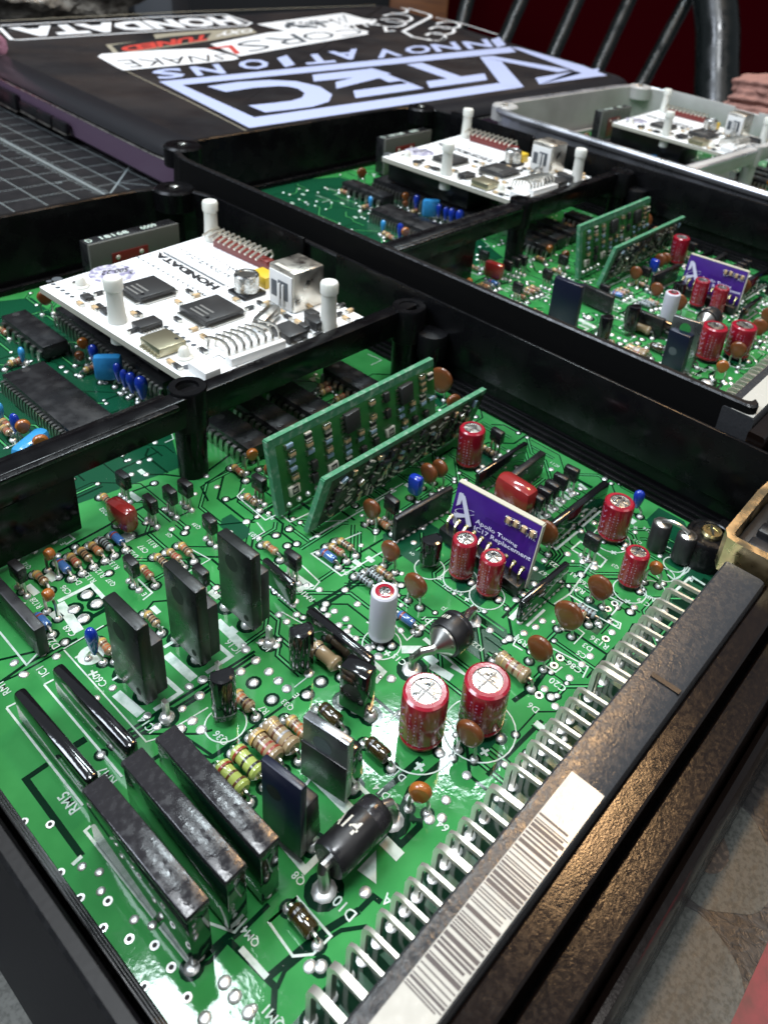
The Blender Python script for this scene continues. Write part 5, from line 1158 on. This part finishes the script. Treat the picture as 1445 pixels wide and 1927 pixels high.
# wire link with two ferrite sleeves
wl_ = MB('tin'); a0, a1 = at(*ccl(560, 700), 0), None
fe = []
for tp, bt in ((ccl(500, 655), ccl(420, 880)), (ccl(675, 755), ccl(640, 990))):
    p, h = height(bt, tp); fe.append((p, h, tp))
hh = max(f[1] for f in fe); link_root = None; tops = []
for i, (p, h, tp) in enumerate(fe):
    mb = MB('black_matte', 'tin'); mb.lathe([(0, .6), (1.85, .6), (1.9, .9), (1.9, hh-.3), (1.7, hh), (0, hh)], (0, 0, 0), 'black_matte', 22); mb.lathe([(1.45, hh+.01), (1.2, hh+.15), (0, hh+.2)], (0, 0, 0), 'tin', 18); keep(link('ferrite_sleeve', mb.mesh('ferrite_sleeve'), root, loc((p.x, p.y, 0)))); tops.append(Vector((p.x, p.y, hh)))
c = (tops[0]+tops[1])/2; c.z = 0; mb = MB('tin'); a_, b_ = tops[0]-c, tops[1]-c
mb.tube([a_-Vector((0, 0, .5)), a_+Vector((0, 0, .5)), a_*.7+b_*.3+Vector((0, 0, 1.1)), a_*.3+b_*.7+Vector((0, 0, 1.1)), b_+Vector((0, 0, .5)), b_-Vector((0, 0, .5))], .42, n=8); keep(link('wire_link', mb.mesh('wire_link'), root, loc(c)))

# ---------------- DIP chips
def dip(cpx, L, W, n, rz=0, z=4.3, h=3.4, b=True): q = at(*cpx, z); return keep(put(dip_parts(L, W, n, h), root, loc((q.x, q.y, 0)), rz), b)
dip(c4(205, 1375), 15, 6.4, 8); dip(c4(372, 1275), 15, 6.4, 8); dip(c4(555, 1190), 15, 6.4, 8); dip(c4(855, 1075), 15, 6.4, 7)
dip(c1p(308, 368), 21, 6.6, 7); 
A_ = at(*c1p(0, 790), 4.6); B_ = at(*c1p(410, 655), 4.6); C_ = at(*c1p(1090, 1195), 4.6); D_ = at(*c1p(680, 1355), 4.6)
W_ = abs((B_.x+C_.x)/2-(A_.x+D_.x)/2); L_ = abs((A_.y+B_.y)/2-(C_.y+D_.y)/2); m_ = (A_+B_+C_+D_)/4
keep(put(dip_parts(L_, W_, 24, 3.6, .9), root, loc((m_.x, m_.y, 0)), 0))
dA = at(*c1p(575, 250), 4); dB = at(*c1p(1440, 900), 4); a_, b_ = dA, dB; Lp = abs(a_.y-b_.y); keep(put(dip_parts(Lp+4, 17, 28, 3.8, 1.2), root, loc(((a_.x+b_.x)/2+8.2, (a_.y+b_.y)/2+1, 0)), 0))

# ---------------- relay style box with clear front near the back wall
o, inf = slab('hybrid_case', cd2(412, 218), cd2(1022, 68), 1.0, 15.0, 4.0, 'black_plastic', .3)
T1, T2, B1, B2, e, nn, c = inf
mb = MB('clear_cover'); q = [B1-nn*.9, B2-nn*.9, B2-nn*.02, B1-nn*.02]; mb.hexa([p-c for p in q], [Vector((p.x, p.y, 15.0))-Vector((c.x, c.y, 0)) for p in q], 'clear_cover', .1); link('clear_front', mb.mesh('clear_front'), o)
mb = MB('dark_red', 'smd_white'); m1 = B1+e*(B2-B1).length*.22-c-nn*.95; m2 = B1+e*(B2-B1).length*.62-c-nn*.95
mb.hexa([m1+Vector((0, 0, 1)), m2+Vector((0, 0, 1)), m2-nn*.3+Vector((0, 0, 1)), m1-nn*.3+Vector((0, 0, 1))], [Vector((p.x, p.y, 11.2)) for p in (m1, m2, m2-nn*.3, m1-nn*.3)], 'dark_red', .1)
for t_ in (.15, .8): p = m1+(m2-m1)*t_-nn*.35; mb.lathe([(.7, 0), (.5, .3), (0, .35)], (p.x, p.y, 9.8), 'smd_white', 12, axis=-nn)
link('inner_part', mb.mesh('inner_part'), o)
mb = MB('silk'); u_ = Vector((0, 0, .05)); Ln = (T2-T1).length
def ttx(s, a, b): A = T1+e*Ln*a+nn*1.0-c+u_; B = T1+e*Ln*b+nn*1.0-c+u_; lay_text(mb, s, [B+nn*1.9, A+nn*1.9, A, B], 'silk', .02)
def ttx(s, a, b): A = T1+e*Ln*a+nn*.8-c+u_; B = T1+e*Ln*b+nn*.8-c+u_; lay_text(mb, s, [A, B, B+nn*2.2, A+nn*2.2], 'silk', .02)
ttx('D', .03, .09); ttx('18168', .18, .48); ttx('6009', .62, .80); link('printed_words', mb.mesh('printed_words'), o)

# ---------------- white data logging board on nylon stand-offs
ZW = 17.0
wb_pts = [at(*p, ZW) for p in ((75, 540), (395, 441), (690, 600), (375, 730))]
wc = sum(wb_pts, Vector())/4; wc.z = ZW
def wl3(px, z=ZW): q = at(*px, z); return Vector((q.x, q.y, 0))-Vector((wc.x, wc.y, 0))
mb = MB('white_edge', 'white_pcb', 'print_black', 'print_grey', 'solder', 'hole', 'sticker_holo')
mb.prism([tuple(wl3(p)[:2]) for p in ((75, 540), (395, 441), (690, 600), (375, 730))], -1.5, 0, 'white_edge', 'white_pcb')
def wline(pts, wd, m='print_black', z=.03, closed=False): mb.line([tuple(wl3(p)[:2]) for p in pts], wd, z, m, closed)
def wdisk(px, r, m, z=.03, sx=1, rot=0, n=16): p = wl3(px); mb.disk((p.x, p.y), r, z, m, n, sx, rot)
def wtext(s, q, m='print_black', bold=.0, z=.05): lay_text(mb, s, [wl3(p)+Vector((0, 0, z)) for p in q], m, bold)
wtext('HONDATA', [cd2(1325, 505), cd2(905, 268), cd2(865, 290), cd2(1270, 530)], 'print_black', .07)
wline([cd2(835, 285), cd2(930, 262), cd2(1375, 505), cd2(1270, 545)], .22, closed=True); wline([cd2(930, 272), cd2(1345, 498)], .5, 'print_grey', .06)
p = cd2(585, 415); wdisk(p, 5.4, 'sticker_holo', .04, 1.0, 0, 36); wtext('500-22', [cd2(700, 372), cd2(520, 398), cd2(505, 430), cd2(690, 402)], 'print_black', .02, .08); wtext('S', [cd2(730, 395), cd2(700, 400), cd2(690, 420), cd2(720, 418)], 'print_black', .02, .08)
for k in range(14):                                     # rows of Y shaped jumpers
    x = 765+k*33.5; y = 305+k*18.8; p = wl3(cd2(x, y))
    for a in (1.9, 4.0, 6.1): mb.line([(p.x, p.y), (p.x+.95*math.cos(a), p.y+.95*math.sin(a))], .34, .03+k*.0004, 'print_grey')
for k in range(13):
    x = 1030+k*29; y = 232+k*16.5; p = wl3(cd2(x, y))
    for a in (1.9, 4.0, 6.1): mb.line([(p.x, p.y), (p.x+.85*math.cos(a), p.y+.85*math.sin(a))], .3, .03+k*.0004, 'print_grey')
wtext('CAUTION', [cd2(1330, 445), cd2(1250, 405), cd2(1265, 390), cd2(1345, 430)][::1], 'print_grey', 0) if False else None
wline([cd2(1160, 282), cd2(1230, 245), cd2(1300, 260)], .18, 'print_grey'); wline([cd2(1365, 395), cd2(1385, 372), cd2(1425, 395)], .25, 'print_grey', closed=True)
for k in range(40):
    q = cd2(1045+random.uniform(0, 60)+k*7.5, 280+k*4+random.uniform(-8, 8)); wline([q, (q[0]+3.2, q[1]+1.8)], .28, 'print_grey', .03+k*.0003)
for k in range(10): q = cd2(1235+k*22, 275+k*12); wline([q, (q[0]-3, q[1]+5)], .25, 'print_grey')
for px in (cd2(155, 467), cd2(185, 488), cd2(215, 510), cd2(248, 530), cd2(280, 552)): wdisk(px, .62, 'print_grey')
wdisk(cd2(312, 572), .7, 'print_black', n=4); wdisk(cd2(210, 452), 1.2, 'print_grey')
for k, px in enumerate([(950, 778), (985, 802), (1025, 826), (1063, 851), (1100, 876), (1138, 901), (1178, 925)]): wdisk(cd2(*px), .62, 'print_grey')
wdisk(cd2(1217, 950), .8, 'print_black', n=4); wdisk(cd2(1098, 1050), 1.1, 'print_grey'); wdisk(cd3(1255, 738), 1.0, 'print_grey')
wline([cd2(1180, 1025), cd2(1310, 970), cd2(1450, 1060)], .2); wline([cd2(1180, 1025), cd2(1330, 1120)], .2)
for k in range(3): wline([cd2(1265+k*16, 1055+k*9), cd2(1275+k*16, 1080+k*9), cd2(1290+k*16, 1065+k*9)], .25)
for px in ((340, 482), (1205, 560), (385, 540)): wline([cd2(*px), cd2(px[0]+14, px[1]+6)], .8, 'print_grey')
wb = keep(mb.build('logger_board', root, label='white logger board with two square chips and a USB socket')) ; wb.location = loc(wc)*S
def wadd(name, mesh, px, rz=0, zz=0, label=None): p = wl3(px); return link(name, mesh, wb, (p.x, p.y, zz), rz, label)
# two square chips
for c_px, L_ in ((cd2(825, 545), 9.2), (cd2(1262, 690), 10.2)):
    q = MB('chip_grey', 'tin', 'chip_print'); q.box((0, 0, 1.0), (L_, L_, 1.5), 'chip_grey', bev=.25)
    for k in range(26):
        t_ = -L_/2+.6+k*(L_-1.2)/25
        for (x, y, a, b_) in ((t_, -L_/2-.45, .28, 1.1), (t_, L_/2+.45, .28, 1.1), (-L_/2-.45, t_, 1.1, .28), (L_/2+.45, t_, 1.1, .28)): q.box((x, y, .35), (a, b_, .3), 'tin')
    q.disk((-L_/2+1.5, -L_/2+1.5), .5, 1.77, 'socket_black')
    for r_ in range(3): q.sheet([(-1-r_*1.3, 2.5), (-1.5-r_*1.3, 2.5), (-1.5-r_*1.3, -2.5), (-1-r_*1.3, -2.5)], 1.765, 'chip_print')
    # size by the photograph
    wadd('square_chip', q.mesh('square_chip'), c_px, 0)
q = MB('chip_grey', 'tin'); q.box((0, 0, .9), (3.6, 5.4, 1.4), 'chip_grey', bev=.15); [q.box((s_*2.2, -2.1+k*.7, .4), (.9, .32, .25), 'tin') for s_ in (-1, 1) for k in range(7)]; m_soic = q.mesh('small_chip'); wadd('small_chip', m_soic, cd2(825, 782), 1.57)
q = MB('gold_can', 'hole'); q.box((0, 0, 1.3), (6.4, 7.2, 2.0), 'gold_can', bev=.25); q.disk((2, -1.8), .45, 2.32, 'hole'); [q.box((0, -3+k*1.2, .3), (7.4, .5, .4), 'gold_can') for k in range(6)]; wadd('radio_module', q.mesh('radio_module'), cd2(935, 920))
q = MB('can_silver', 'socket_black', 'tin'); q.box((0, 0, .5), (6.6, 6.6, .9), 'socket_black', bev=.3); q.lathe([(2.9, .9), (3.0, 1.4), (2.85, 2.0), (3.0, 2.5), (3.0, 5.0), (2.7, 5.4), (2.2, 5.4), (2.1, 5.2)], (0, 0, 0), 'can_silver', 28); q.lathe([(2.1, 5.2), (1, 5.22), (0, 5.22)], (0, 0, 0), 'tin', 28); wadd('can_capacitor', q.mesh('can_capacitor'), cd3(362, 520))
# USB socket
ua, ub, uc, ud = [wl3(cd3(*p)) for p in ((540, 580), (738, 688), (975, 600), (800, 500))]
q = MB('usb_metal', 'white_plastic', 'hole'); hU = 10.2; q.hexa([Vector((p.x, p.y, 0)) for p in (ua, ub, ub+(uc-ub), ua+(uc-ub))], [Vector((p.x, p.y, hU)) for p in (ua, ub, ub+(uc-ub), ua+(uc-ub))], 'usb_metal', .5)
ue = (ub-ua).normalized(); un = Vector((ue.y, -ue.x, 0)); 
if un.dot(ua) > 0 and un.dot(Vector((-1, -1, 0))) < 0: un = -un
un = -((uc-ub).normalized()); UW = (ub-ua).length; uo = ua
def face_box(qq, x0, x1, z0, z1, d0, d1, m): P_ = [uo+ue*x0+un*d0, uo+ue*x1+un*d0, uo+ue*x1+un*d1, uo+ue*x0+un*d1]; qq.hexa([Vector((p.x, p.y, z0)) for p in P_], [Vector((p.x, p.y, z1)) for p in P_], m, .08)
usb = link('usb_socket', q.mesh('usb_socket'), wb)
q = MB('white_plastic', 'print_grey'); face_box(q, UW*.06, UW*.94, .4, hU-1.2, .02, .35, 'white_plastic'); face_box(q, UW*.42, UW*.80, 2.6, hU-3, .36, .5, 'print_grey'); face_box(q, UW*.15, UW*.36, 2.6, hU-3.6, .36, .45, 'print_grey'); [face_box(q, UW*(.48+.14*k), UW*(.53+.14*k), .6, hU-3.6, .5, .95, 'white_plastic') for k in range(2)]; link('socket_face', q.mesh('socket_face'), usb)
q = MB('white_plastic'); face_box(q, UW*.2, UW*.8, hU+.02, hU+.12, -1.2, -.1, 'smd_white'); link('top_latch', q.mesh('top_latch'), usb)
# pin header with dark red body, bent pins
ha, hb = wl3(cd3(90, 145)), wl3(cd3(520, 345)); q = MB('dark_red'); he = (hb-ha).normalized(); hn = Vector((-he.y, he.x, 0)); 
if hn.x < 0: hn = -hn
P_ = [ha, hb, hb+hn*2.6, ha+hn*2.6]; q.hexa([Vector((p.x, p.y, 0)) for p in P_], [Vector((p.x, p.y, 2.6)) for p in P_], 'dark_red', .15); hdr = link('pin_header', q.mesh('pin_header'), wb)
nH = 11
for k in range(nH):
    p = ha+(hb-ha)*((k-.9)/(nH-1)*.98); q = MB('pin_tin'); z_ = 1.4
    q.tube([p+hn*2.4+Vector((0, 0, 1.2)), p+hn*4.2+Vector((0, 0, 2.6)), p+hn*3.6+Vector((0, 0, 4.0)), p+hn*.8+Vector((0, 0, 3.9)), p-hn*1.6+Vector((0, 0, 3.0))], .32, n=6); link('bent_pin', q.mesh('bent_pin'), hdr)
q = MB('yellow_plastic'); q.box((0, 0, 1.5), (4.0, 6.0, 3.0), 'yellow_plastic', bev=.2); wadd('yellow_block', q.mesh('yellow_block'), cd3(500, 440))
# white connector with curved pins
ja, jb = wl3(cd3(205, 1090)), wl3(cd3(640, 935)); je = (jb-ja).normalized(); jn = Vector((-je.y, je.x, 0)); 
if jn.y < 0: jn = -jn
q = MB('white_plastic'); P_ = [ja-jn*1.6, jb-jn*1.6, jb+jn*.9, ja+jn*.9]; q.hexa([Vector((p.x, p.y, 0)) for p in P_], [Vector((p.x, p.y, 2.0)) for p in P_], 'white_plastic', .2); jo = link('white_connector', q.mesh('white_connector'), wb)
for k in range(8):
    p = ja+(jb-ja)*((k+.3)/7.6); q = MB('tin'); q.tube([p+Vector((0, 0, 1.8)), p+jn*.1+Vector((0, 0, 3.4)), p+jn*1.2+Vector((0, 0, 4.4)), p+jn*3.2+Vector((0, 0, 4.3)), p+jn*7.2+Vector((0, 0, 3.2)), p+jn*8.0+Vector((0, 0, .3))], .34, n=6); link('bent_pin', q.mesh('bent_pin'), jo)
q = MB('tin'); q.box((0, 0, 1.7), (9.5, 3.6, 3.2), 'tin', bev=1.4); wadd('crystal_can', q.mesh('crystal_can'), cd3(520, 760), .45)
for c_px, dx, dy, dz, m in ((cd3(700, 865), 5.2, 6.4, 2.0, 'chip_grey'), (cd3(905, 790), 3.0, 4.4, 2.2, 'chip_grey'), (cd3(880, 715), 2.4, 3.0, 1.6, 'chip_grey'), (cd3(815, 820), 1.8, 2.4, 1.6, 'chip_grey'), (cd2(415, 590), 2.2, 2.6, 1.0, 'chip_grey'), (cd2(548, 685), 2.0, 2.6, 1.0, 'chip_grey')):
    q = MB(m, 'tin'); q.box((0, 0, dz/2+.1), (dx, dy, dz), m, bev=.2); [q.box((s_*dx*.3, -dy/2-.4, .3), (dx*.22, 1.0, .4), 'tin') for s_ in (-1, 1)]; wadd('chip', q.mesh('chip'), c_px)
q = MB('white_plastic'); q.box((0, 0, 1.1), (3.6, 6.0, 2.2), 'white_plastic', bev=.2); wadd('white_block', q.mesh('white_block'), cd2(1212, 1100))
for c_px in (cd2(375, 505), cd2(1075, 985)):
    q = MB('nylon'); q.lathe([(1.9, 0), (1.85, .4), (1.3, .7), (1.1, 1.9), (.6, 2.5), (0, 2.6)], (0, 0, 0), 'nylon', 18); wadd('nylon_clip', q.mesh('nylon_clip'), c_px)
tiny = [(350, 487), (370, 632), (495, 560), (470, 660), (505, 650), (735, 700), (765, 700), (1035, 620), (1030, 737), (1140, 805), (1110, 548), (1155, 575), (725, 815), (985, 1030), (1030, 1060), (865, 855), (1215, 860)]
for i, px in enumerate(tiny):
    q = KIT.get(('tiny', i % 2), lambda i=i: (lambda b_: (b_.box((0, 0, .45), (1.0, 1.7, .8), 'smd_tan' if i % 2 else 'chip_grey', bev=.08), b_.box((0, 1.0, .4), (1.0, .45, .75), 'tin'), b_.box((0, -1.0, .4), (1.0, .45, .75), 'tin'), b_.mesh('chip_part'))[-1])(MB('chip_grey', 'tin', 'smd_tan')))
    wadd('chip_part', q, cd2(*px), random.choice([0, 1.57]))
for i, px in enumerate([(470, 610), (510, 610), (500, 680), (545, 660), (580, 648), (640, 680), (385, 648), (275, 583), (690, 720), (770, 760), (1110, 630), (1180, 670), (1090, 700), (1150, 730), (930, 860), (20, 880), (15, 990), (860, 640)]): wadd('chip_part', KIT.c[('tiny', i % 2)], cd3(*px), random.choice([0, 1.57]))
# nylon stand-offs: through the board
def standoff(px_base, top_px, hidden=False):
    p = wl3(px_base); b_ = at(*px_base, ZW); best = (1e9, 0)
    for k in range(20, 250):
        e_ = abs(pj((b_.x, b_.y, ZW+k*.1))[1]-top_px[1]); best = min(best, (e_, k*.1))
    h = best[1]; q = MB('nylon'); q.lathe([(0, -5), (1.9, -5), (1.9, -1.6), (2.0, 0), (2.1, .8), (1.9, 1.6), (1.75, h*.45), (1.7, h-3.0), (2.0, h-2.7), (2.05, h-.5), (1.8, h), (1.0, h-.1), (0, h-.4)], (0, 0, 0), 'nylon', 24)
    return link('nylon_standoff', q.mesh('nylon_standoff'), wb, (p.x, p.y, 0))
standoff((222, 605), (208, 522)); standoff((618, 618), (624, 530)); standoff((399, 452), (400, 378))
q = MB('socket_black'); q.box((0, -2.5, 0), (16.5, Lp-6, 9.6), 'socket_black', bev=.3); hb_ = at(*c1p(575, 250), 4); link('header_block', q.mesh('header_block'), wb, ((dA.x+dB.x)/2+9.6-wc.x, (dA.y+dB.y)/2+2.2-wc.y, -6.5))

# ---------------- connector block and pins at the front edge
zC = 18.0
cn = MB('conn_grey', 'conn_side')
u0, u1 = 10, 107.0
def sec(mb, prof, ua_, ub_, m, closed=True):            # extrude a (v,z) outline along u
    n = len(prof); vs = [loc((ua_, p[0], p[1])) for p in prof]+[loc((ub_, p[0], p[1])) for p in prof]
    fs = [(i, (i+1) % n, n+(i+1) % n, n+i) for i in range(n)]+[tuple(range(n-1, -1, -1)), tuple(range(n, 2*n))]
    a = sum(prof[i][0]*prof[(i+1) % n][1]-prof[(i+1) % n][0]*prof[i][1] for i in range(n))
    if a > 0: fs = [f[::-1] for f in fs]
    mb.add(vs, [f[::-1] for f in fs], m)
sec(cn, [(22.0, 1.0), (22.0, zC-.3), (21.7, zC), (16.3, zC), (15.6, zC-.25), (15.4, zC-.6), (15.4, -4), (22, -4)], u0, u1, 'conn_grey')
cn.box(loc((107, 17.5, 7)), (.01, .01, .01), 'conn_grey')
conn = cn.build('connector_block', root)
mb = MB('bar_ink'); a_ = at(1340-100, 1290, zC); 
s1 = at(1243, 1282, zC); mb.box(loc((s1.x, 17.9, zC+.02)), (.8, 4.2, .5), 'socket_black'); link('slot', mb.mesh('slot'), conn)
# barcode label
la = at(1079, 1454, zC); lb = at(1017, 1521, zC); lc = at(752, 1867, zC)
uL1 = la.x+.0; uL0 = u0+10
vin = 20.2; vout = 15.75
mb = MB('label_paper', 'bar_ink'); z_ = zC+.06
mb.hexa([loc(p) for p in ((u0+.2, vout, zC+.01), (uL1, vout, zC+.01), (uL1, vin, zC+.01), (u0+.2, vin, zC+.01))], [loc(p) for p in ((u0+.2, vout, z_), (uL1, vout, z_), (uL1, vin, z_), (u0+.2, vin, z_))], 'label_paper')
x = uL1-(uL1-at(1017, 1521, zC).x)*1.0-1.0; xs = at(760, 1870, zC).x
x = at(1030, 1540, zC).x
while x > xs+.6:
    wdt = random.choice([.16, .16, .3, .3, .5]); vb_ = 15.85+random.choice([0, 0, .45])
    mb.sheet([tuple(loc((a, b_, 0))[:2]) for a, b_ in ((x-wdt, vb_), (x, vb_), (x, vin-.1), (x-wdt, vin-.1))], z_+.012-ORG.z, 'bar_ink'); x -= wdt+random.choice([.14, .16, .24, .4])
link('barcode_label', mb.mesh('barcode_label'), conn, (0, 0, 0), 0, 'white barcode label without words')
# rims of the case below the connector
rm = MB('rim_paint', 'black_edge')
for prof, m in (([(15.3, -4), (15.3, 16.0), (15.0, 16.3), (12.3, 16.2), (12.0, 15.9), (12.0, 8), (12.0, -4)], 'rim_paint'),
                ([(12.0, -4), (12.0, 7.5), (11.6, 8.0), (11.6, -4)], 'black_edge'),
                ([(11.3, -6), (11.3, 11.8), (11.05, 12.1), (7.6, 12.0), (7.3, 11.7), (7.3, -6)], 'rim_paint'),
                ([(7.2, -8), (7.2, 1.2), (6.9, 2.2), (6.2, 2.6), (5.4, 2.3), (5.0, 1.2), (5.0, -8)], 'rim_paint'),
                ([(15, -8), (15, -4.1), (5, -4.1), (4.6, -8), (4.6, ZT+.0), (15, ZT+.0)], 'black_edge')): sec(rm, prof, 8, 141, m)
rim = rm.build('front_rim', root)
# bent pins: listed from the bends seen in the photograph
def pin_mesh(wd):
    def fn():
        mb = MB('pin_tin'); zt = 7.6
        mb.tube([(0, -9.6, zt+.5), (0, -2.2, zt), (0, -.8, zt-.1), (0, -.2, zt-.55), (0, 0, zt-1.4), (0, .05, 0)], .5, flat=(wd, .75)); mb.v = [(p[0], p[1], p[2]) for p in mb.v]
        return mb.mesh('connector_pin')
    return KIT.get(('pin', wd), fn)
pin_px = [(585, 1857), (627, 1815), (661, 1777), (693, 1749), (723, 1717), (751, 1687), (774, 1655), (795, 1626), (c3b(250, 860)), (c3b(290, 805)), (c3b(330, 752)), (c3b(372, 690)), (c3b(425, 628)), (c3b(510, 560)), (c3b(540, 520)), (c3b(580, 470)), (c3b(615, 432)), (c3b(655, 395)), (c3b(695, 355)), (c3b(725, 318)), (c3b(760, 285)), (c3b(820, 200)), c3b(838, 182), cr6(740, 752), cr6(800, 690), cr6(860, 630), cr6(925, 568), cr6(985, 508), cr6(1045, 448), cr6(1100, 392), cr6(1145, 300), cr6(1200, 240)]
VP_ = 29.2
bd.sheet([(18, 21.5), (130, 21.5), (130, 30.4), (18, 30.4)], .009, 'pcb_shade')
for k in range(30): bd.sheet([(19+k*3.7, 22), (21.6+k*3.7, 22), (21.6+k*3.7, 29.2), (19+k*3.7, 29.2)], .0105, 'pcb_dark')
for i, px in enumerate(pin_px):
    q = at(*px, 7.4); wd = .85 if i in (0, 1, 8, 12, 21) else .46
    keep(link('connector_pin', pin_mesh(wd), root, loc((q.x, VP_, 0)), 0)); 
    pad(q.x, VP_, .8, .18); pad(q.x+.6, 24.6, .8, .25)
# gilt clamp at the far end of the connector
cl = MB('gold_clip'); A1, A2, A3 = at(1378, 1035, 17), at(1440, 950, 17), at(1500, 1110, 17)
c = Vector((111, 20, 0)); pts = [(109.4, 9, 17.3), (109.4, 21.6, 17.3), (109.6, 23.0, 17.3), (110.8, 23.7, 17.3), (125, 23.9, 17.3), (130, 23.5, 17.3), (130.6, 22, 17.3), (130.8, 10, 17.3)]
cl.tube([Vector(p)-c for p in pts], 1, 'gold_clip', flat=(1.5, 7.0)); keep(link('clamp_bracket', cl.mesh('clamp_bracket'), root, loc(c)), True)
cl = MB('black_plastic'); cl.box(Vector((120, 16.6, 10))-c, (19, 12.8, 16), 'black_plastic', bev=.6); [cl.box(Vector((113+k*5, 15.6, 18.6))-c, (3.2, 10.6, 1.6), 'black_plastic', bev=.4) for k in range(4)]; keep(link('connector_shell', cl.mesh('connector_shell'), root, loc(c)), True)
# screw boss at the far end
for nm, mesh in (('screw_boss', None),):
    q = MB('black_edge', 'brass'); q.lathe([(4.6, 0), (4.6, 5.6), (4.2, 6.2), (3.6, 6.2), (3.4, 6.0), (0, 6.0)], (0, 0, 0), 'black_edge', 28); q.box((3.4, -4, 3), (6, 9, 6), 'black_edge', bev=.4)
    p_ = at(1340, 998, 7); bs = keep(link('screw_boss', q.mesh('screw_boss'), root, loc((p_.x, p_.y, 0))))
    q = MB('brass'); q.lathe([(2.0, 6.0), (2.1, 6.6), (1.8, 7.0), (1.2, 7.0), (1.1, 6.8), (0, 6.8)], (0, 0, 0), 'brass', 20); q.box((0, 0, 7.0), (2.6, .35, .2), 'hole', rz=.6); link('brass_screw', q.mesh('brass_screw'), bs)

case_parts(root, 0, 'black_edge', 'black_case')
bo = MB(); bo.__dict__.update(bd.__dict__); bo.v = [tuple(Vector(p)-ORG) for p in bd.v]
board = bo.build('circuit_board', root)
tag(FRONT, 'nearest black cased engine control unit, its green board filling the foreground', 'control unit', 'open engine control units in a row')

# ================================================================= MIDDLE UNIT (same board, own dimensions raised 6 mm)
MID = thing('control_unit', ORG); root = MID; LIFT = 6.0
case_parts(root, 0, 'black_edge', 'black_case', floor_drop=LIFT)
link('circuit_board', board.data, root)
for o in both: copy_part(o, root)
copy_part(conn, root); copy_part(rim, root)
# its own tab packages, placed in the space of this unit
_at = at; _th = .0057; _q = Matrix.Rotation(_th, 4, 'Z') @ Vector((ORG.x, ORG.y, 0)); _t = Vector((_q.x+131.5, _q.y+17.5, 0)); _R = Matrix.Rotation(-_th, 4, 'Z')
def at(px, py, z=0.0):
    p = _at(px, py, z+LIFT); q = _R @ (Vector((p.x, p.y, 0))-_t); return Vector((q.x+ORG.x, q.y+ORG.y, z))
_y = lambda x, y: (860+x*.40484, 420+y*.40484)
o, inf = slab('voltage_regulator', _y(452, 248), _y(580, 298), 1.5, 15.5, 1.9, 'navy_tab', .3, b=False)
o, inf = slab('driver_transistor', _y(1005, 428), _y(1142, 470), 1.5, 15.2, 1.2, 'tab_metal', .2, label='bare silver metal tab transistor', b=False); hole_mark(o, inf, .48, .82, 1.4, 'pcb_green')
mb = MB('black_plastic'); T1, T2, B1, B2, e, nn, c = inf; a_ = B1-c+nn*1.22; b_ = B2-c+nn*1.22
mb.hexa([a_, b_, b_+nn*2.6, a_+nn*2.6], [Vector((p.x, p.y, 9.5)) for p in (a_, b_, b_+nn*2, a_+nn*2)], 'black_plastic', .3); link('moulding', mb.mesh('moulding'), o)
o, inf = slab('driver_transistor', _y(985, 492), _y(1082, 532), 1.5, 12.0, 2.6, 'navy_tab', .3, b=False); hole_mark(o, inf, .4, .5, 1.1, 'print_grey')
o, inf = slab('resistor_network', _y(575, 280), _y(722, 345), .8, 6.2, 1.7, 'black_plastic', .3, b=False)
o, inf = slab('resistor_network', _y(790, 385), _y(960, 452), .8, 6.2, 1.7, 'black_plastic', .3, b=False)
at = _at
th = .0057; M_ = Matrix.Rotation(th, 4, 'Z'); q = M_ @ Vector((ORG.x, ORG.y, 0))
MID.location = Vector((q.x+131.5, q.y+17.5, ZT+LIFT))*S; MID.rotation_euler = (0, 0, th)
tag(MID, 'middle black cased engine control unit beside the wall of the nearest one', 'control unit', 'open engine control units in a row')

# ================================================================= FAR UNIT, bare metal case
FAR = thing('control_unit', ORG); root = FAR; LIFT2 = 4.0
for m in ('alu', 'alu_inner'): pass
case_parts(root, 0, 'alu', 'alu_inner', floor_drop=LIFT2)
link('circuit_board', board.data, root)
for o in both:
    if o.name.split('.')[0] in ('logger_board', 'chip', 'dipped_capacitor', 'film_capacitor', 'hybrid_case', 'disc_capacitor', 'electrolytic_capacitor', 'resistor'): 
        c_ = copy_part(o, root)
        if o.name.startswith(('logger_board', 'hybrid_case')) or o.location.y > 0.008:
            c_.location.x -= 0.020
th = -.055; M_ = Matrix.Rotation(th, 4, 'Z'); q = M_ @ Vector((ORG.x, ORG.y, 0))
FAR.location = Vector((q.x+280, q.y+9, ZT+LIFT2))*S; FAR.rotation_euler = (0, 0, th)
tag(FAR, 'farthest engine control unit in a bare silver metal case at the right', 'control unit', 'open engine control units in a row')
